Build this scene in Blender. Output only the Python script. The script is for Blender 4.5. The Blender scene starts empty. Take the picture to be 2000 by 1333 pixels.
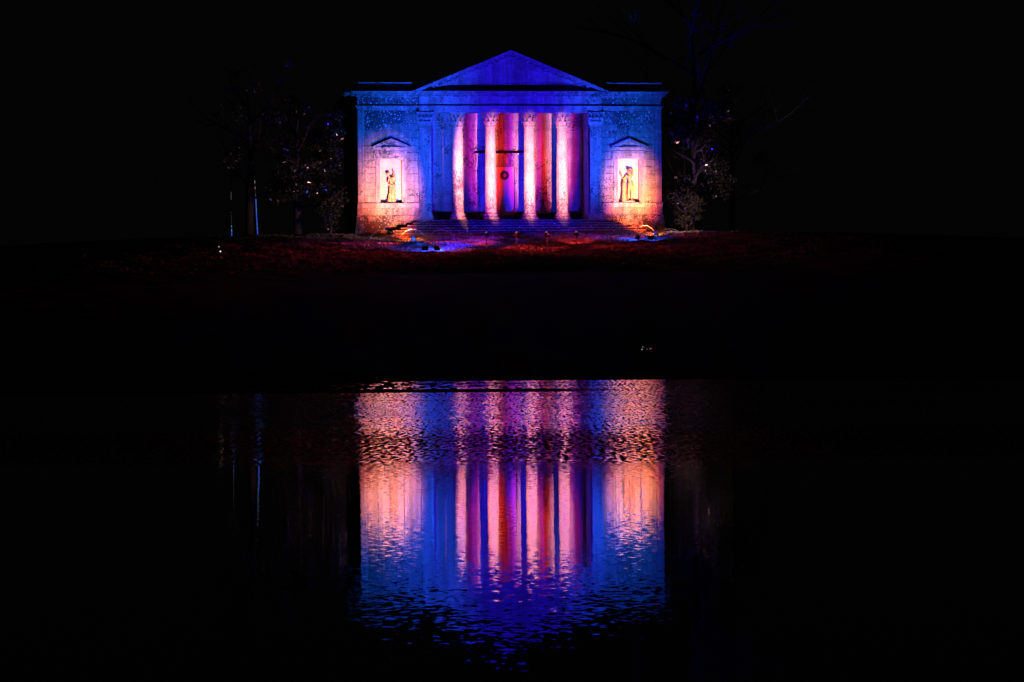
import bpy, bmesh, math, random
import numpy as np
from mathutils import Vector, Matrix

random.seed(7)
rng = np.random.default_rng(7)
scene = bpy.context.scene
C = scene.collection
R = math.radians

# ------------------------------------------------------------------ camera
YAW = R(7.0)
DIST = 170.0
FPX = 5312.0                       # focal length in pixels of a 2000 px wide picture
CAMZ = 2.5
HORIZON = 593.0
FWD = Vector((math.sin(YAW), math.cos(YAW), 0.0))
RIGHT = Vector((math.cos(YAW), -math.sin(YAW), 0.0))
CAM = Vector((0, 0, CAMZ)) - FWD * DIST
cd = bpy.data.cameras.new('camera')
cam = bpy.data.objects.new('camera', cd); C.objects.link(cam)
cd.sensor_width = 36.0
cd.lens = 36.0 * FPX / 2000.0
cd.clip_start = 0.1
cd.clip_end = 6000.0
pitch = math.atan((666.5 - HORIZON) / FPX)
look = (FWD * math.cos(pitch) - Vector((0, 0, 1)) * math.sin(pitch))
ROLL = R(-0.42)
q = look.to_track_quat('-Z', 'Y')
cam.matrix_world = Matrix.Translation(CAM) @ q.to_matrix().to_4x4() @ Matrix.Rotation(ROLL, 4, 'Z')
scene.camera = cam
CMAT = cam.matrix_world.copy()


def ray(px, py):
    v = Vector(((px - 998.0 - 2.0 + 2.0) / FPX, (666.5 - py) / FPX, -1.0))
    return (CMAT.to_3x3() @ v).normalized()


def at(px, py, Y):
    """the point of the vertical plane y = Y seen at a pixel of the photograph"""
    d = ray(px, py)
    t = (Y - CAM.y) / d.y
    return CAM + d * t


# ------------------------------------------------------------------ world: a dark overcast night
w = bpy.data.worlds.new('World'); scene.world = w; w.use_nodes = True
nt = w.node_tree
bg = nt.nodes['Background']
sky = nt.nodes.new('ShaderNodeTexSky'); sky.sky_type = 'NISHITA'; sky.sun_disc = False
sky.sun_elevation = R(-4.0); sky.sun_rotation = R(200)
glow = nt.nodes.new('ShaderNodeMix'); glow.data_type = 'RGBA'; glow.blend_type = 'ADD'
glow.inputs['Factor'].default_value = 1.0
nt.links.new(sky.outputs['Color'], glow.inputs['A'])
glow.inputs['B'].default_value = (0.022, 0.018, 0.017, 1)     # faint glow of cloud at night
nt.links.new(glow.outputs['Result'], bg.inputs['Color'])
bg.inputs['Strength'].default_value = 0.05

scene.view_settings.view_transform = 'Standard'
scene.view_settings.look = 'None'
scene.view_settings.exposure = 0.22
scene.view_settings.gamma = 1.0
scene.view_settings.use_curve_mapping = False
scene.cycles.use_denoising = True
scene.cycles.denoiser = 'OPENIMAGEDENOISE'
scene.cycles.denoising_prefilter = 'ACCURATE'
scene.cycles.sample_clamp_indirect = 6.0
scene.cycles.max_bounces = 6
scene.cycles.diffuse_bounces = 1
scene.cycles.glossy_bounces = 3
scene.cycles.use_light_tree = True
scene.cycles.caustics_reflective = False
scene.cycles.caustics_refractive = False


# ------------------------------------------------------------------ materials
def new_mat(name):
    m = bpy.data.materials.new(name); m.use_nodes = True
    n = m.node_tree.nodes; l = m.node_tree.links
    return m, n, l, n['Principled BSDF']


def ramp(n, l, src, stops):
    r = n.new('ShaderNodeValToRGB')
    e = r.color_ramp.elements
    while len(e) < len(stops): e.new(0.5)
    for k, (p, c) in enumerate(stops):
        e[k].position = p; e[k].color = (c, c, c, 1) if not isinstance(c, tuple) else (*c, 1)
    l.new(src, r.inputs['Fac'])
    return r.outputs['Color']


def noise(n, l, vec, scale, detail=3.0, rough=0.55, dim='3D'):
    t = n.new('ShaderNodeTexNoise'); t.noise_dimensions = dim
    t.inputs['Scale'].default_value = scale
    t.inputs['Detail'].default_value = detail
    t.inputs['Roughness'].default_value = rough
    if vec is not None: l.new(vec, t.inputs['Vector'])
    return t


def math_n(n, l, op, a, b=None, c=None, clamp=False):
    m = n.new('ShaderNodeMath'); m.operation = op; m.use_clamp = clamp
    for k, v in enumerate((a, b, c)):
        if v is None: continue
        if isinstance(v, (int, float)): m.inputs[k].default_value = v
        else: l.new(v, m.inputs[k])
    return m.outputs[0]


def mixc(n, l, fac, a, b):
    m = n.new('ShaderNodeMix'); m.data_type = 'RGBA'
    for key, v in (('Factor', fac), ('A', a), ('B', b)):
        s = m.inputs[key]
        if isinstance(v, (int, float)): s.default_value = v
        elif isinstance(v, tuple): s.default_value = (*v, 1)
        else: l.new(v, s)
    return m.outputs['Result']


def smooth(n, l, x, a, b):
    r = n.new('ShaderNodeMapRange'); r.interpolation_type = 'SMOOTHSTEP'
    r.inputs['From Min'].default_value = a; r.inputs['From Max'].default_value = b
    l.new(x, r.inputs['Value'])
    return r.outputs['Result']


def stone_mat(name, pale=(0.54, 0.49, 0.40), mid=(0.13, 0.115, 0.095), dark=(0.03, 0.05, 0.045), grime=0.5, low=0.0, speck=9.0, high=0.0, stain=0.6):
    """old limestone: blotched, with dark algae and pale lichen spots; each block has its own tone"""
    m, n, l, b = new_mat(name)
    g = n.new('ShaderNodeNewGeometry'); P = g.outputs['Position']
    oi = n.new('ShaderNodeObjectInfo')
    off = n.new('ShaderNodeVectorMath'); off.operation = 'ADD'
    l.new(P, off.inputs[0])
    big = noise(n, l, P, 0.42, 3.0, 0.6).outputs['Fac']
    med = noise(n, l, P, 2.1, 5.0, 0.68).outputs['Fac']
    fine = noise(n, l, P, speck, 4.0, 0.72).outputs['Fac']
    mf = math_n(n, l, 'ADD', math_n(n, l, 'MULTIPLY', med, 0.5), math_n(n, l, 'MULTIPLY', fine, 0.5))
    base = mixc(n, l, ramp(n, l, mf, [(0.40, 0.0), (0.60, 1.0)]), mid, pale)
    tone = math_n(n, l, 'MULTIPLY_ADD', oi.outputs['Random'], 0.36, 0.80)
    hv = n.new('ShaderNodeHueSaturation'); l.new(tone, hv.inputs['Value']); l.new(base, hv.inputs['Color'])
    base = hv.outputs['Color']
    sq = n.new('ShaderNodeMapping'); sq.inputs['Scale'].default_value = (3.2, 3.2, 0.22); l.new(P, sq.inputs['Vector'])
    run = noise(n, l, sq.outputs[0], 1.0, 4.0, 0.7).outputs['Fac']
    base = mixc(n, l, ramp(n, l, math_n(n, l, 'ADD', math_n(n, l, 'MULTIPLY', run, 0.6), math_n(n, l, 'MULTIPLY', big, 0.4)), [(0.44, stain), (0.58, 0.0)]), base, dark)
    # algae: where the broad and the middle noise are both high, broken into specks by the fine one
    a = math_n(n, l, 'MULTIPLY_ADD', big, 1.5, -0.75)
    a = math_n(n, l, 'ADD', a, math_n(n, l, 'MULTIPLY_ADD', med, 1.1, -0.55))
    a = math_n(n, l, 'ADD', a, math_n(n, l, 'MULTIPLY_ADD', fine, 1.9, -0.95))
    a = math_n(n, l, 'ADD', a, math_n(n, l, 'MULTIPLY_ADD', oi.outputs['Random'], 0.24, -0.12))
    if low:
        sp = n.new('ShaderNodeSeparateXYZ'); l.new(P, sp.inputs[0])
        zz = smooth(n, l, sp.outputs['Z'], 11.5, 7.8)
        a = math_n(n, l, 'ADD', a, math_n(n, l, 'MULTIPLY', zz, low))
    if high:
        sp = n.new('ShaderNodeSeparateXYZ'); l.new(P, sp.inputs[0])
        zz = smooth(n, l, sp.outputs['Z'], 12.3, 14.3)
        a = math_n(n, l, 'ADD', a, math_n(n, l, 'MULTIPLY', zz, high))
    a = math_n(n, l, 'ADD', a, grime - 0.5)
    k = ramp(n, l, a, [(0.0, 0.0), (0.20, 1.0)])
    col = mixc(n, l, k, base, dark)
    # pale lichen rosettes
    vo = n.new('ShaderNodeTexVoronoi'); vo.inputs['Scale'].default_value = 7.0
    vo.inputs['Randomness'].default_value = 1.0
    l.new(P, vo.inputs['Vector'])
    ros = math_n(n, l, 'SUBTRACT', 0.36, math_n(n, l, 'MULTIPLY_ADD', fine, 0.35, vo.outputs['Distance']))
    ros = math_n(n, l, 'ADD', ros, math_n(n, l, 'MULTIPLY_ADD', med, 0.9, -0.40))
    if high: ros = math_n(n, l, 'ADD', ros, math_n(n, l, 'MULTIPLY', zz, 0.16))
    col = mixc(n, l, ramp(n, l, ros, [(0.12, 0.0), (0.22, 0.85)]), col, (0.68, 0.66, 0.62))
    l.new(col, b.inputs['Base Color'])
    b.inputs['Roughness'].default_value = 0.9
    b.inputs['Specular IOR Level'].default_value = 0.2
    bp = n.new('ShaderNodeBump'); bp.inputs['Strength'].default_value = 0.5; bp.inputs['Distance'].default_value = 0.02
    l.new(fine, bp.inputs['Height']); l.new(bp.outputs['Normal'], b.inputs['Normal'])
    return m


def plain_mat(name, col, rough=0.6, metal=0.0, var=0.25, scale=6.0, spec=0.4):
    m, n, l, b = new_mat(name)
    g = n.new('ShaderNodeNewGeometry')
    f = noise(n, l, g.outputs['Position'], scale, 4.0, 0.6).outputs['Fac']
    lo = tuple(c * (1 - var) for c in col); hi = tuple(min(1, c * (1 + var)) for c in col)
    l.new(mixc(n, l, ramp(n, l, f, [(0.3, 0.0), (0.7, 1.0)]), lo, hi), b.inputs['Base Color'])
    b.inputs['Roughness'].default_value = rough
    b.inputs['Metallic'].default_value = metal
    b.inputs['Specular IOR Level'].default_value = spec
    return m


def glow_mat(name, col, strength):
    m, n, l, b = new_mat(name)
    b.inputs['Base Color'].default_value = (0.02, 0.02, 0.02, 1)
    b.inputs['Emission Color'].default_value = (*col, 1)
    b.inputs['Emission Strength'].default_value = strength
    return m


def leaf_mat(name, a, bcol, rough=0.3):
    m, n, l, b = new_mat(name)
    g = n.new('ShaderNodeNewGeometry')
    rnd = g.outputs['Random Per Island']
    l.new(mixc(n, l, rnd, a, bcol), b.inputs['Base Color'])
    b.inputs['Roughness'].default_value = rough
    b.inputs['Specular IOR Level'].default_value = 0.9
    return m


M_WALL = stone_mat('weathered_limestone', grime=0.36, low=0.14, high=0.34, speck=10.0)
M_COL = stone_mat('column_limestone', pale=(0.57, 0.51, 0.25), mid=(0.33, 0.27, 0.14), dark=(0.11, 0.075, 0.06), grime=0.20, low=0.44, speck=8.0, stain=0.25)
M_TRIM = stone_mat('carved_limestone', pale=(0.5, 0.47, 0.42), mid=(0.20, 0.19, 0.17), grime=0.40)
M_PED = stone_mat('pediment_limestone', pale=(0.42, 0.40, 0.38), mid=(0.20, 0.19, 0.18), dark=(0.06, 0.055, 0.05), grime=0.30)
M_PLINTH = stone_mat('mossy_limestone', pale=(0.45, 0.43, 0.40), mid=(0.24, 0.22, 0.20), dark=(0.03, 0.03, 0.025), grime=0.66, speck=11.0)
M_STEP = stone_mat('step_stone', pale=(0.24, 0.235, 0.23), mid=(0.12, 0.118, 0.115), dark=(0.03, 0.03, 0.03), grime=0.5)
M_RISER = stone_mat('dark_riser_stone', pale=(0.10, 0.095, 0.09), mid=(0.05, 0.05, 0.045), dark=(0.012, 0.012, 0.01), grime=0.62)  # darker stone for the risers than for the treads
M_PORCH = stone_mat('porch_limestone', pale=(0.42, 0.385, 0.33), mid=(0.28, 0.25, 0.21), dark=(0.07, 0.06, 0.05), grime=0.40)
M_NICHE = stone_mat('niche_render', pale=(0.50, 0.45, 0.28), mid=(0.40, 0.35, 0.21), dark=(0.2, 0.18, 0.16), grime=0.08, stain=0.2)
M_STATUE = plain_mat('weathered_statue_stone', (0.44, 0.25, 0.075), 0.75, 0.0, 0.45, 7.0)
M_LEAD = plain_mat('roof_lead', (0.10, 0.10, 0.11), 0.6, 0.0)
M_DOOR = plain_mat('painted_door', (0.42, 0.43, 0.46), 0.45, 0.0, 0.12, 3.0)
M_BLACK = plain_mat('black_metal', (0.018, 0.018, 0.02), 0.45, 0.0, 0.2)
M_GREYM = plain_mat('grey_lamp_housing', (0.20, 0.20, 0.22), 0.4, 0.3, 0.15)
M_HOOP = plain_mat('galvanised_hoop', (0.09, 0.085, 0.08), 0.45, 0.2, 0.15)
M_WOOD = plain_mat('bench_wood', (0.05, 0.038, 0.03), 0.6, 0.0, 0.4, 12.0)
M_RIBBON = plain_mat('ribbon', (0.5, 0.25, 0.25), 0.5)
M_WREATH = leaf_mat('fir_sprigs', (0.012, 0.02, 0.012), (0.03, 0.045, 0.02), 0.6)
M_BARK = plain_mat('bark', (0.03, 0.026, 0.022), 0.85, 0.0, 0.5, 9.0)
M_BIRCH = plain_mat('birch_bark', (0.25, 0.24, 0.22), 0.8, 0.0, 0.7, 5.0)
M_LEAF = leaf_mat('glossy_evergreen_leaf', (0.012, 0.018, 0.010), (0.04, 0.045, 0.025), 0.2)
M_LEAF2 = leaf_mat('dull_leaf', (0.03, 0.04, 0.02), (0.07, 0.07, 0.035), 0.45)
M_GRASS = leaf_mat('lawn_blade', (0.055, 0.05, 0.045), (0.13, 0.115, 0.10), 0.55)
M_LENS_R = glow_mat('red_lens', (1.0, 0.2, 0.2), 6.0)
M_DOT = glow_mat('pink_dot_glow', (1.0, 0.62, 0.66), 1.0)
M_LENS_B = glow_mat('blue_lens', (0.02, 0.1, 1.0), 6.0)
M_LENS_A = glow_mat('amber_lens', (1.0, 0.4, 0.1), 6.0)


# ------------------------------------------------------------------ mesh helpers
class MB:
    def __init__(self): self.v = []; self.f = []

    def add(self, vs, fs):
        o = len(self.v); self.v += [tuple(p) for p in vs]; self.f += [tuple(i + o for i in f) for f in fs]
        return self

    def box(self, x0, x1, y0, y1, z0, z1):
        vs = [(x, y, z) for x in (x0, x1) for y in (y0, y1) for z in (z0, z1)]
        return self.add(vs, [(0, 1, 3, 2), (4, 6, 7, 5), (0, 4, 5, 1), (2, 3, 7, 6), (0, 2, 6, 4), (1, 5, 7, 3)])

    def block(self, x0, x1, y0, y1, z0, z1, c=0.015):
        """a dressed block: the four front edges (at y0) are chamfered"""
        vs = [(x0 + c, y0, z0 + c), (x1 - c, y0, z0 + c), (x1 - c, y0, z1 - c), (x0 + c, y0, z1 - c),
              (x0, y0 + c, z0), (x1, y0 + c, z0), (x1, y0 + c, z1), (x0, y0 + c, z1),
              (x0, y1, z0), (x1, y1, z0), (x1, y1, z1), (x0, y1, z1)]
        fs = [(0, 1, 2, 3)]
        for k in range(4):
            j = (k + 1) % 4
            fs.append((4 + k, 4 + j, j, k)); fs.append((8 + k, 8 + j, 4 + j, 4 + k))
        fs.append((11, 10, 9, 8))
        return self.add(vs, fs)

    def prism(self, poly, y0, y1):
        """poly: counter-clockwise outline in x, z, pushed through from y0 (front) to y1"""
        n = len(poly)
        vs = [(x, y0, z) for x, z in poly] + [(x, y1, z) for x, z in poly]
        fs = [tuple(range(n)), tuple(range(2 * n - 1, n - 1, -1))]
        for k in range(n):
            j = (k + 1) % n
            fs.append((k, n + k, n + j, j))
        return self.add(vs, fs)

    def extrude_z(self, poly, z0, z1):
        n = len(poly)
        vs = [(x, y, z0) for x, y in poly] + [(x, y, z1) for x, y in poly]
        fs = [tuple(range(n - 1, -1, -1)), tuple(range(n, 2 * n))]
        for k in range(n):
            j = (k + 1) % n
            fs.append((k, j, n + j, n + k))
        return self.add(vs, fs)

    def lathe(self, prof, seg=24, c=(0, 0, 0), sx=1.0, sy=1.0):
        n = len(prof)
        vs = []
        for k in range(seg):
            a = 2 * math.pi * k / seg
            for r, z in prof: vs.append((c[0] + r * sx * math.cos(a), c[1] + r * sy * math.sin(a), c[2] + z))
        fs = []
        for k in range(seg):
            j = (k + 1) % seg
            for i in range(n - 1): fs.append((k * n + i, j * n + i, j * n + i + 1, k * n + i + 1))
        fs.append(tuple(k * n for k in range(seg - 1, -1, -1)))
        fs.append(tuple(k * n + n - 1 for k in range(seg)))
        return self.add(vs, fs)

    def tube(self, pts, rad, seg=8):
        pts = [Vector(p) for p in pts]
        n = len(pts)
        rad = rad if isinstance(rad, (list, tuple)) else [rad] * n
        vs = []; fs = []
        up = Vector((0.13, 0.37, 0.92)).normalized()
        for k in range(n):
            t = (pts[min(k + 1, n - 1)] - pts[max(k - 1, 0)]).normalized()
            s = t.cross(up)
            if s.length < 1e-3: s = t.cross(Vector((1, 0, 0)))
            s.normalize(); u = s.cross(t)
            for j in range(seg):
                a = 2 * math.pi * j / seg
                vs.append(pts[k] + (s * math.cos(a) + u * math.sin(a)) * rad[k])
        for k in range(n - 1):
            for j in range(seg):
                i = (j + 1) % seg
                fs.append((k * seg + j, k * seg + i, (k + 1) * seg + i, (k + 1) * seg + j))
        fs.append(tuple(range(seg - 1, -1, -1)))
        fs.append(tuple((n - 1) * seg + j for j in range(seg)))
        return self.add(vs, fs)

    def cyl_dir(self, p, d, r0, r1, h, seg=14):
        p = Vector(p); d = Vector(d).normalized()
        return self.tube([p, p + d * h], [r0, r1], seg)

    def mesh(self, name, smooth_deg=None):
        me = bpy.data.meshes.new(name); me.from_pydata(self.v, [], self.f)
        me.update()
        bm = bmesh.new(); bm.from_mesh(me)
        bmesh.ops.recalc_face_normals(bm, faces=bm.faces)
        bm.to_mesh(me); bm.free()
        if smooth_deg:
            me.polygons.foreach_set('use_smooth', [True] * len(me.polygons))
            me.set_sharp_from_angle(angle=R(smooth_deg))
        return me


def link(name, me, mat=None, parent=None, loc=None):
    o = bpy.data.objects.new(name, me); C.objects.link(o)
    if mat is not None and me is not None and not me.materials: me.materials.append(mat)
    if parent is not None: o.parent = parent
    if loc is not None: o.location = loc
    return o


def part(name, mb, mat, parent, sm=None): return link(name, mb.mesh(name, sm), mat, parent)


def tag(o, label=None, cat=None, group=None, kind=None):
    if label: o['label'] = label
    if cat: o['category'] = cat
    if group: o['group'] = group
    if kind: o['kind'] = kind
    return o


def thing(name, label, cat, loc=(0, 0, 0), group=None):
    o = bpy.data.objects.new(name, None); C.objects.link(o); o.location = loc
    return tag(o, label, cat, group)


def np_mesh(name, verts, faces_n, smooth_=False):
    """verts (n,3); faces as an (m,k) index array"""
    me = bpy.data.meshes.new(name)
    m, k = faces_n.shape
    me.vertices.add(len(verts)); me.vertices.foreach_set('co', np.ascontiguousarray(verts, dtype=np.float32).ravel())
    me.loops.add(m * k); me.loops.foreach_set('vertex_index', np.ascontiguousarray(faces_n, dtype=np.int32).ravel())
    me.polygons.add(m)
    me.polygons.foreach_set('loop_start', np.arange(0, m * k, k, dtype=np.int32))
    me.polygons.foreach_set('loop_total', np.full(m, k, dtype=np.int32))
    if smooth_: me.polygons.foreach_set('use_smooth', np.ones(m, dtype=bool))
    me.update(calc_edges=True); me.validate()
    return me


# ------------------------------------------------------------------ ground, water
GU = [-4000, -60, -20, -4, 2, 6, 86, 88.5, 89.5, 92, 112, 130, 148, 152, 158, 162, 166, 168.5, 172, 185, 230, 400, 5000]
GZ = [1.2, 1.2, 1.0, 0.7, 0.3, -1.2, -1.2, -0.25, 0.06, 0.28, 0.85, 2.75, 4.50, 4.92, 5.52, 6.08, 6.60, 6.86, 6.92, 6.95, 7.6, 9.0, 9.0]


def ground_z(x, y, rough=True):
    x = np.asarray(x, float); y = np.asarray(y, float)
    u = (x - CAM.x) * FWD.x + (y - CAM.y) * FWD.y
    v = (x - CAM.x) * RIGHT.x + (y - CAM.y) * RIGHT.y
    us = u + 0.9 * np.sin(v * 0.11 + 0.6) * np.exp(-((u - 90) / 8.0) ** 2) + np.where((u > 80) & (u < 100), 0.045 * v, 0)
    z = np.interp(us, GU, GZ)
    on = np.clip((u - 90) / 10, 0, 1) * np.clip((400 - u) / 100, 0, 1)
    z = z - on * 0.00115 * np.clip(np.abs(v) - 9.5, 0, 30) ** 2 * np.clip((260 - u) / 90, 0, 1)
    if rough:
        z = z + on * (0.035 * np.sin(x * 1.9 + 1.3 * np.sin(y * 0.9)) * np.sin(y * 1.4 + x * 0.35) + 0.022 * np.sin(x * 4.3 + y * 1.1) * np.sin(y * 3.7 - x * 0.8))
    return z


us = np.unique(np.concatenate([np.array([-4000, -1500, -500, -150, -60, -20, -8, -4, 0, 2, 4, 6, 20, 50, 80]), np.arange(84, 140, 1.0), np.arange(140, 172, 0.25), np.arange(172, 190, 2.0), np.array([200, 230, 300, 400, 700, 1500, 5000])]))
vs_ = np.unique(np.concatenate([np.array([-4000, -1500, -600, -250, -120, -70, -45]), np.arange(-30, 30, 0.3), np.array([32, 45, 70, 120, 250, 600, 1500, 4000])]))
UU, VV = np.meshgrid(us, vs_, indexing='ij')
GX = CAM.x + UU * FWD.x + VV * RIGHT.x
GY = CAM.y + UU * FWD.y + VV * RIGHT.y
GV = np.stack([GX, GY, ground_z(GX, GY)], axis=-1).reshape(-1, 3)
nu, nv = UU.shape
ii = np.arange(nu * nv).reshape(nu, nv)
GF = np.stack([ii[:-1, :-1], ii[:-1, 1:], ii[1:, 1:], ii[1:, :-1]], axis=-1).reshape(-1, 4)[:, ::-1]
m, n, l, b = new_mat('rough_lawn')
g = n.new('ShaderNodeNewGeometry')
f1 = noise(n, l, g.outputs['Position'], 0.9, 5.0, 0.65).outputs['Fac']
f2 = noise(n, l, g.outputs['Position'], 14.0, 3.0, 0.6).outputs['Fac']
cc = mixc(n, l, ramp(n, l, f1, [(0.36, 0.0), (0.62, 1.0)]), (0.02, 0.018, 0.015), (0.07, 0.062, 0.05))
cc = mixc(n, l, ramp(n, l, f2, [(0.35, 0.0), (0.6, 1.0)]), (0.012, 0.011, 0.008), cc)
l.new(cc, b.inputs['Base Color']); b.inputs['Roughness'].default_value = 0.95; b.inputs['Specular IOR Level'].default_value = 0.1
bp = n.new('ShaderNodeBump'); bp.inputs['Distance'].default_value = 0.06; bp.inputs['Strength'].default_value = 0.8
l.new(f2, bp.inputs['Height']); l.new(bp.outputs['Normal'], b.inputs['Normal'])
tag(link('ground', np_mesh('ground', GV, GF, True), m), kind='structure')

# water: a flat sheet whose slopes come from wind ripples, in bands as the breeze leaves them
m, n, l, b = new_mat('lake_water')
g = n.new('ShaderNodeNewGeometry'); P = g.outputs['Position']


def dotc(vec):
    a = n.new('ShaderNodeVectorMath'); a.operation = 'SUBTRACT'
    l.new(P, a.inputs[0]); a.inputs[1].default_value = (CAM.x, CAM.y, 0)
    d = n.new('ShaderNodeVectorMath'); d.operation = 'DOT_PRODUCT'
    l.new(a.outputs[0], d.inputs[0]); d.inputs[1].default_value = vec
    return d.outputs['Value']


U = dotc(tuple(FWD)); V = dotc(tuple(RIGHT))
cu = n.new('ShaderNodeCombineXYZ'); l.new(math_n(n, l, 'MULTIPLY', U, 0.33), cu.inputs[0]); l.new(math_n(n, l, 'MULTIPLY', V, 0.05), cu.inputs[1])
streak = noise(n, l, cu.outputs[0], 1.0, 3.0, 0.6).outputs['Fac']                # wind streaks along the view's breadth
edge = noise(n, l, cu.outputs[0], 0.7, 2.0, 0.5).outputs['Fac']
Ue = math_n(n, l, 'ADD', U, math_n(n, l, 'MULTIPLY_ADD', edge, 2.4, -1.2))
far = smooth(n, l, Ue, 41.9, 43.1)
farther = smooth(n, l, Ue, 47.0, 60.0)
near = smooth(n, l, U, 28.5, 19.0)
# a calm strip, and a sheltered corner to the left by the bank
Uv = math_n(n, l, 'MULTIPLY_ADD', V, -0.03, Ue)
strip = math_n(n, l, 'MULTIPLY', math_n(n, l, 'MULTIPLY', smooth(n, l, Uv, 76.4, 77.2), smooth(n, l, Uv, 80.6, 79.4)), smooth(n, l, V, 4.0, -0.5))
cd_ = n.new('ShaderNodeCombineXYZ'); l.new(math_n(n, l, 'MULTIPLY', U, 0.55), cd_.inputs[0]); l.new(math_n(n, l, 'MULTIPLY', V, 3.2), cd_.inputs[1])
dots = noise(n, l, cd_.outputs[0], 1.0, 1.0, 0.5).outputs['Fac']
thr = n.new('ShaderNodeMapRange'); l.new(V, thr.inputs['Value'])
for nm, vv_ in (('From Min', -10.0), ('From Max', 3.5), ('To Min', 0.70), ('To Max', 0.22)): thr.inputs[nm].default_value = vv_
dots = smooth(n, l, math_n(n, l, 'SUBTRACT', dots, thr.outputs[0]), 0.0, 0.08)
shel = math_n(n, l, 'MULTIPLY', smooth(n, l, Uv, 79.0, 80.4), math_n(n, l, 'SUBTRACT', 1.0, dots))
calm2 = math_n(n, l, 'MULTIPLY', math_n(n, l, 'SUBTRACT', 1.0, strip), math_n(n, l, 'SUBTRACT', 1.0, shel))
st = ramp(n, l, streak, [(0.30, 0.35), (0.55, 1.0)])


def slopes(scale, su, sv, detail, off):
    c = n.new('ShaderNodeCombineXYZ')
    l.new(math_n(n, l, 'MULTIPLY_ADD', U, su, off), c.inputs[0]); l.new(math_n(n, l, 'MULTIPLY', V, sv), c.inputs[1])
    t = noise(n, l, c.outputs[0], scale, detail, 0.6, '2D' if False else '3D')
    s = n.new('ShaderNodeSeparateColor'); l.new(t.outputs['Color'], s.inputs[0])
    return math_n(n, l, 'SUBTRACT', s.outputs[0], 0.5), math_n(n, l, 'SUBTRACT', s.outputs[1], 0.5)


fu, fv = slopes(2.4, 1.0, 4.6, 2.0, 0.0)      # far chop
cu_, cv_ = slopes(2.6, 1.0, 0.45, 2.0, 31.0)   # calm water: long low swell
nu_, nv_ = slopes(3.2, 1.0, 0.75, 2.5, 57.0)   # near ripples
A_FAR = math_n(n, l, 'MULTIPLY', math_n(n, l, 'MULTIPLY', far, math_n(n, l, 'MULTIPLY_ADD', farther, 0.13, 0.105)), math_n(n, l, 'MULTIPLY', calm2, st))
A_CALM = math_n(n, l, 'MULTIPLY_ADD', far, -0.004, 0.006)
xu_, xv_ = slopes(9.0, 1.0, 1.2, 1.0, 83.0)   # fine shiver everywhere
A_NEAR = math_n(n, l, 'MULTIPLY', near, 0.027)
SU = math_n(n, l, 'ADD', math_n(n, l, 'ADD', math_n(n, l, 'MULTIPLY', fu, A_FAR), math_n(n, l, 'MULTIPLY', cu_, A_CALM)), math_n(n, l, 'MULTIPLY_ADD', xu_, 0.032, math_n(n, l, 'MULTIPLY', nu_, A_NEAR)))
SV = math_n(n, l, 'ADD', math_n(n, l, 'ADD', math_n(n, l, 'MULTIPLY', fv, A_FAR), math_n(n, l, 'MULTIPLY', cv_, A_CALM)), math_n(n, l, 'MULTIPLY', nv_, A_NEAR))
# at a grazing view mostly the wave faces turned to the viewer are seen
SU = math_n(n, l, 'ADD', SU, math_n(n, l, 'MULTIPLY', A_FAR, math_n(n, l, 'MULTIPLY_ADD', farther, 0.15, -0.02)))


def vscale(vec, s):
    a = n.new('ShaderNodeVectorMath'); a.operation = 'SCALE'; a.inputs[0].default_value = vec; l.new(s, a.inputs['Scale'])
    return a.outputs[0]


def vadd(a_, b_):
    a = n.new('ShaderNodeVectorMath'); a.operation = 'ADD'
    for k, x in enumerate((a_, b_)):
        if isinstance(x, tuple): a.inputs[k].default_value = x
        else: l.new(x, a.inputs[k])
    return a.outputs[0]


nn = vadd(vadd(vscale(tuple(-FWD), SU), vscale(tuple(RIGHT), SV)), (0.0, 0.0, 1.0))
nrm = n.new('ShaderNodeVectorMath'); nrm.operation = 'NORMALIZE'; l.new(nn, nrm.inputs[0])
l.new(nrm.outputs[0], b.inputs['Normal'])
b.inputs['Base Color'].default_value = (0.004, 0.004, 0.004, 1)
b.inputs['Roughness'].default_value = 0.02
b.inputs['IOR'].default_value = 1.333
wm = MB()
wp = [(-900, -6), (-900, 95), (900, 95), (900, -6)]
wm.add([tuple(CAM + FWD * u_ + RIGHT * v_ - Vector((0, 0, CAMZ))) for v_, u_ in wp], [(0, 3, 2, 1)])
wo = part('water', wm, m, None); tag(wo, kind='structure')

# ------------------------------------------------------------------ temple
S = 0.032 / math.cos(YAW)
def Zp(py): return (671.1 - py) * 0.032


W = 9.56
temple = thing('temple', 'pale stone temple with columned porch and pediment, lit blue and pink', 'temple', (0, 0, 0))
FLOOR = Zp(430.5)
ARCH = Zp(220)       # underside of the architrave
TAEN = Zp(208)
FRZ = Zp(191)
CORN = Zp(180.3)
YC = 0.40            # column centres
YB = 3.20            # porch back wall
FACE = -0.15         # face of the porch entablature
PX = 5.37            # antae
PH = 0.37
NX = 7.48            # niche centres
PZ0, PZ1 = 6.2, Zp(420)   # plinth
SILL = Zp(397)

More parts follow.
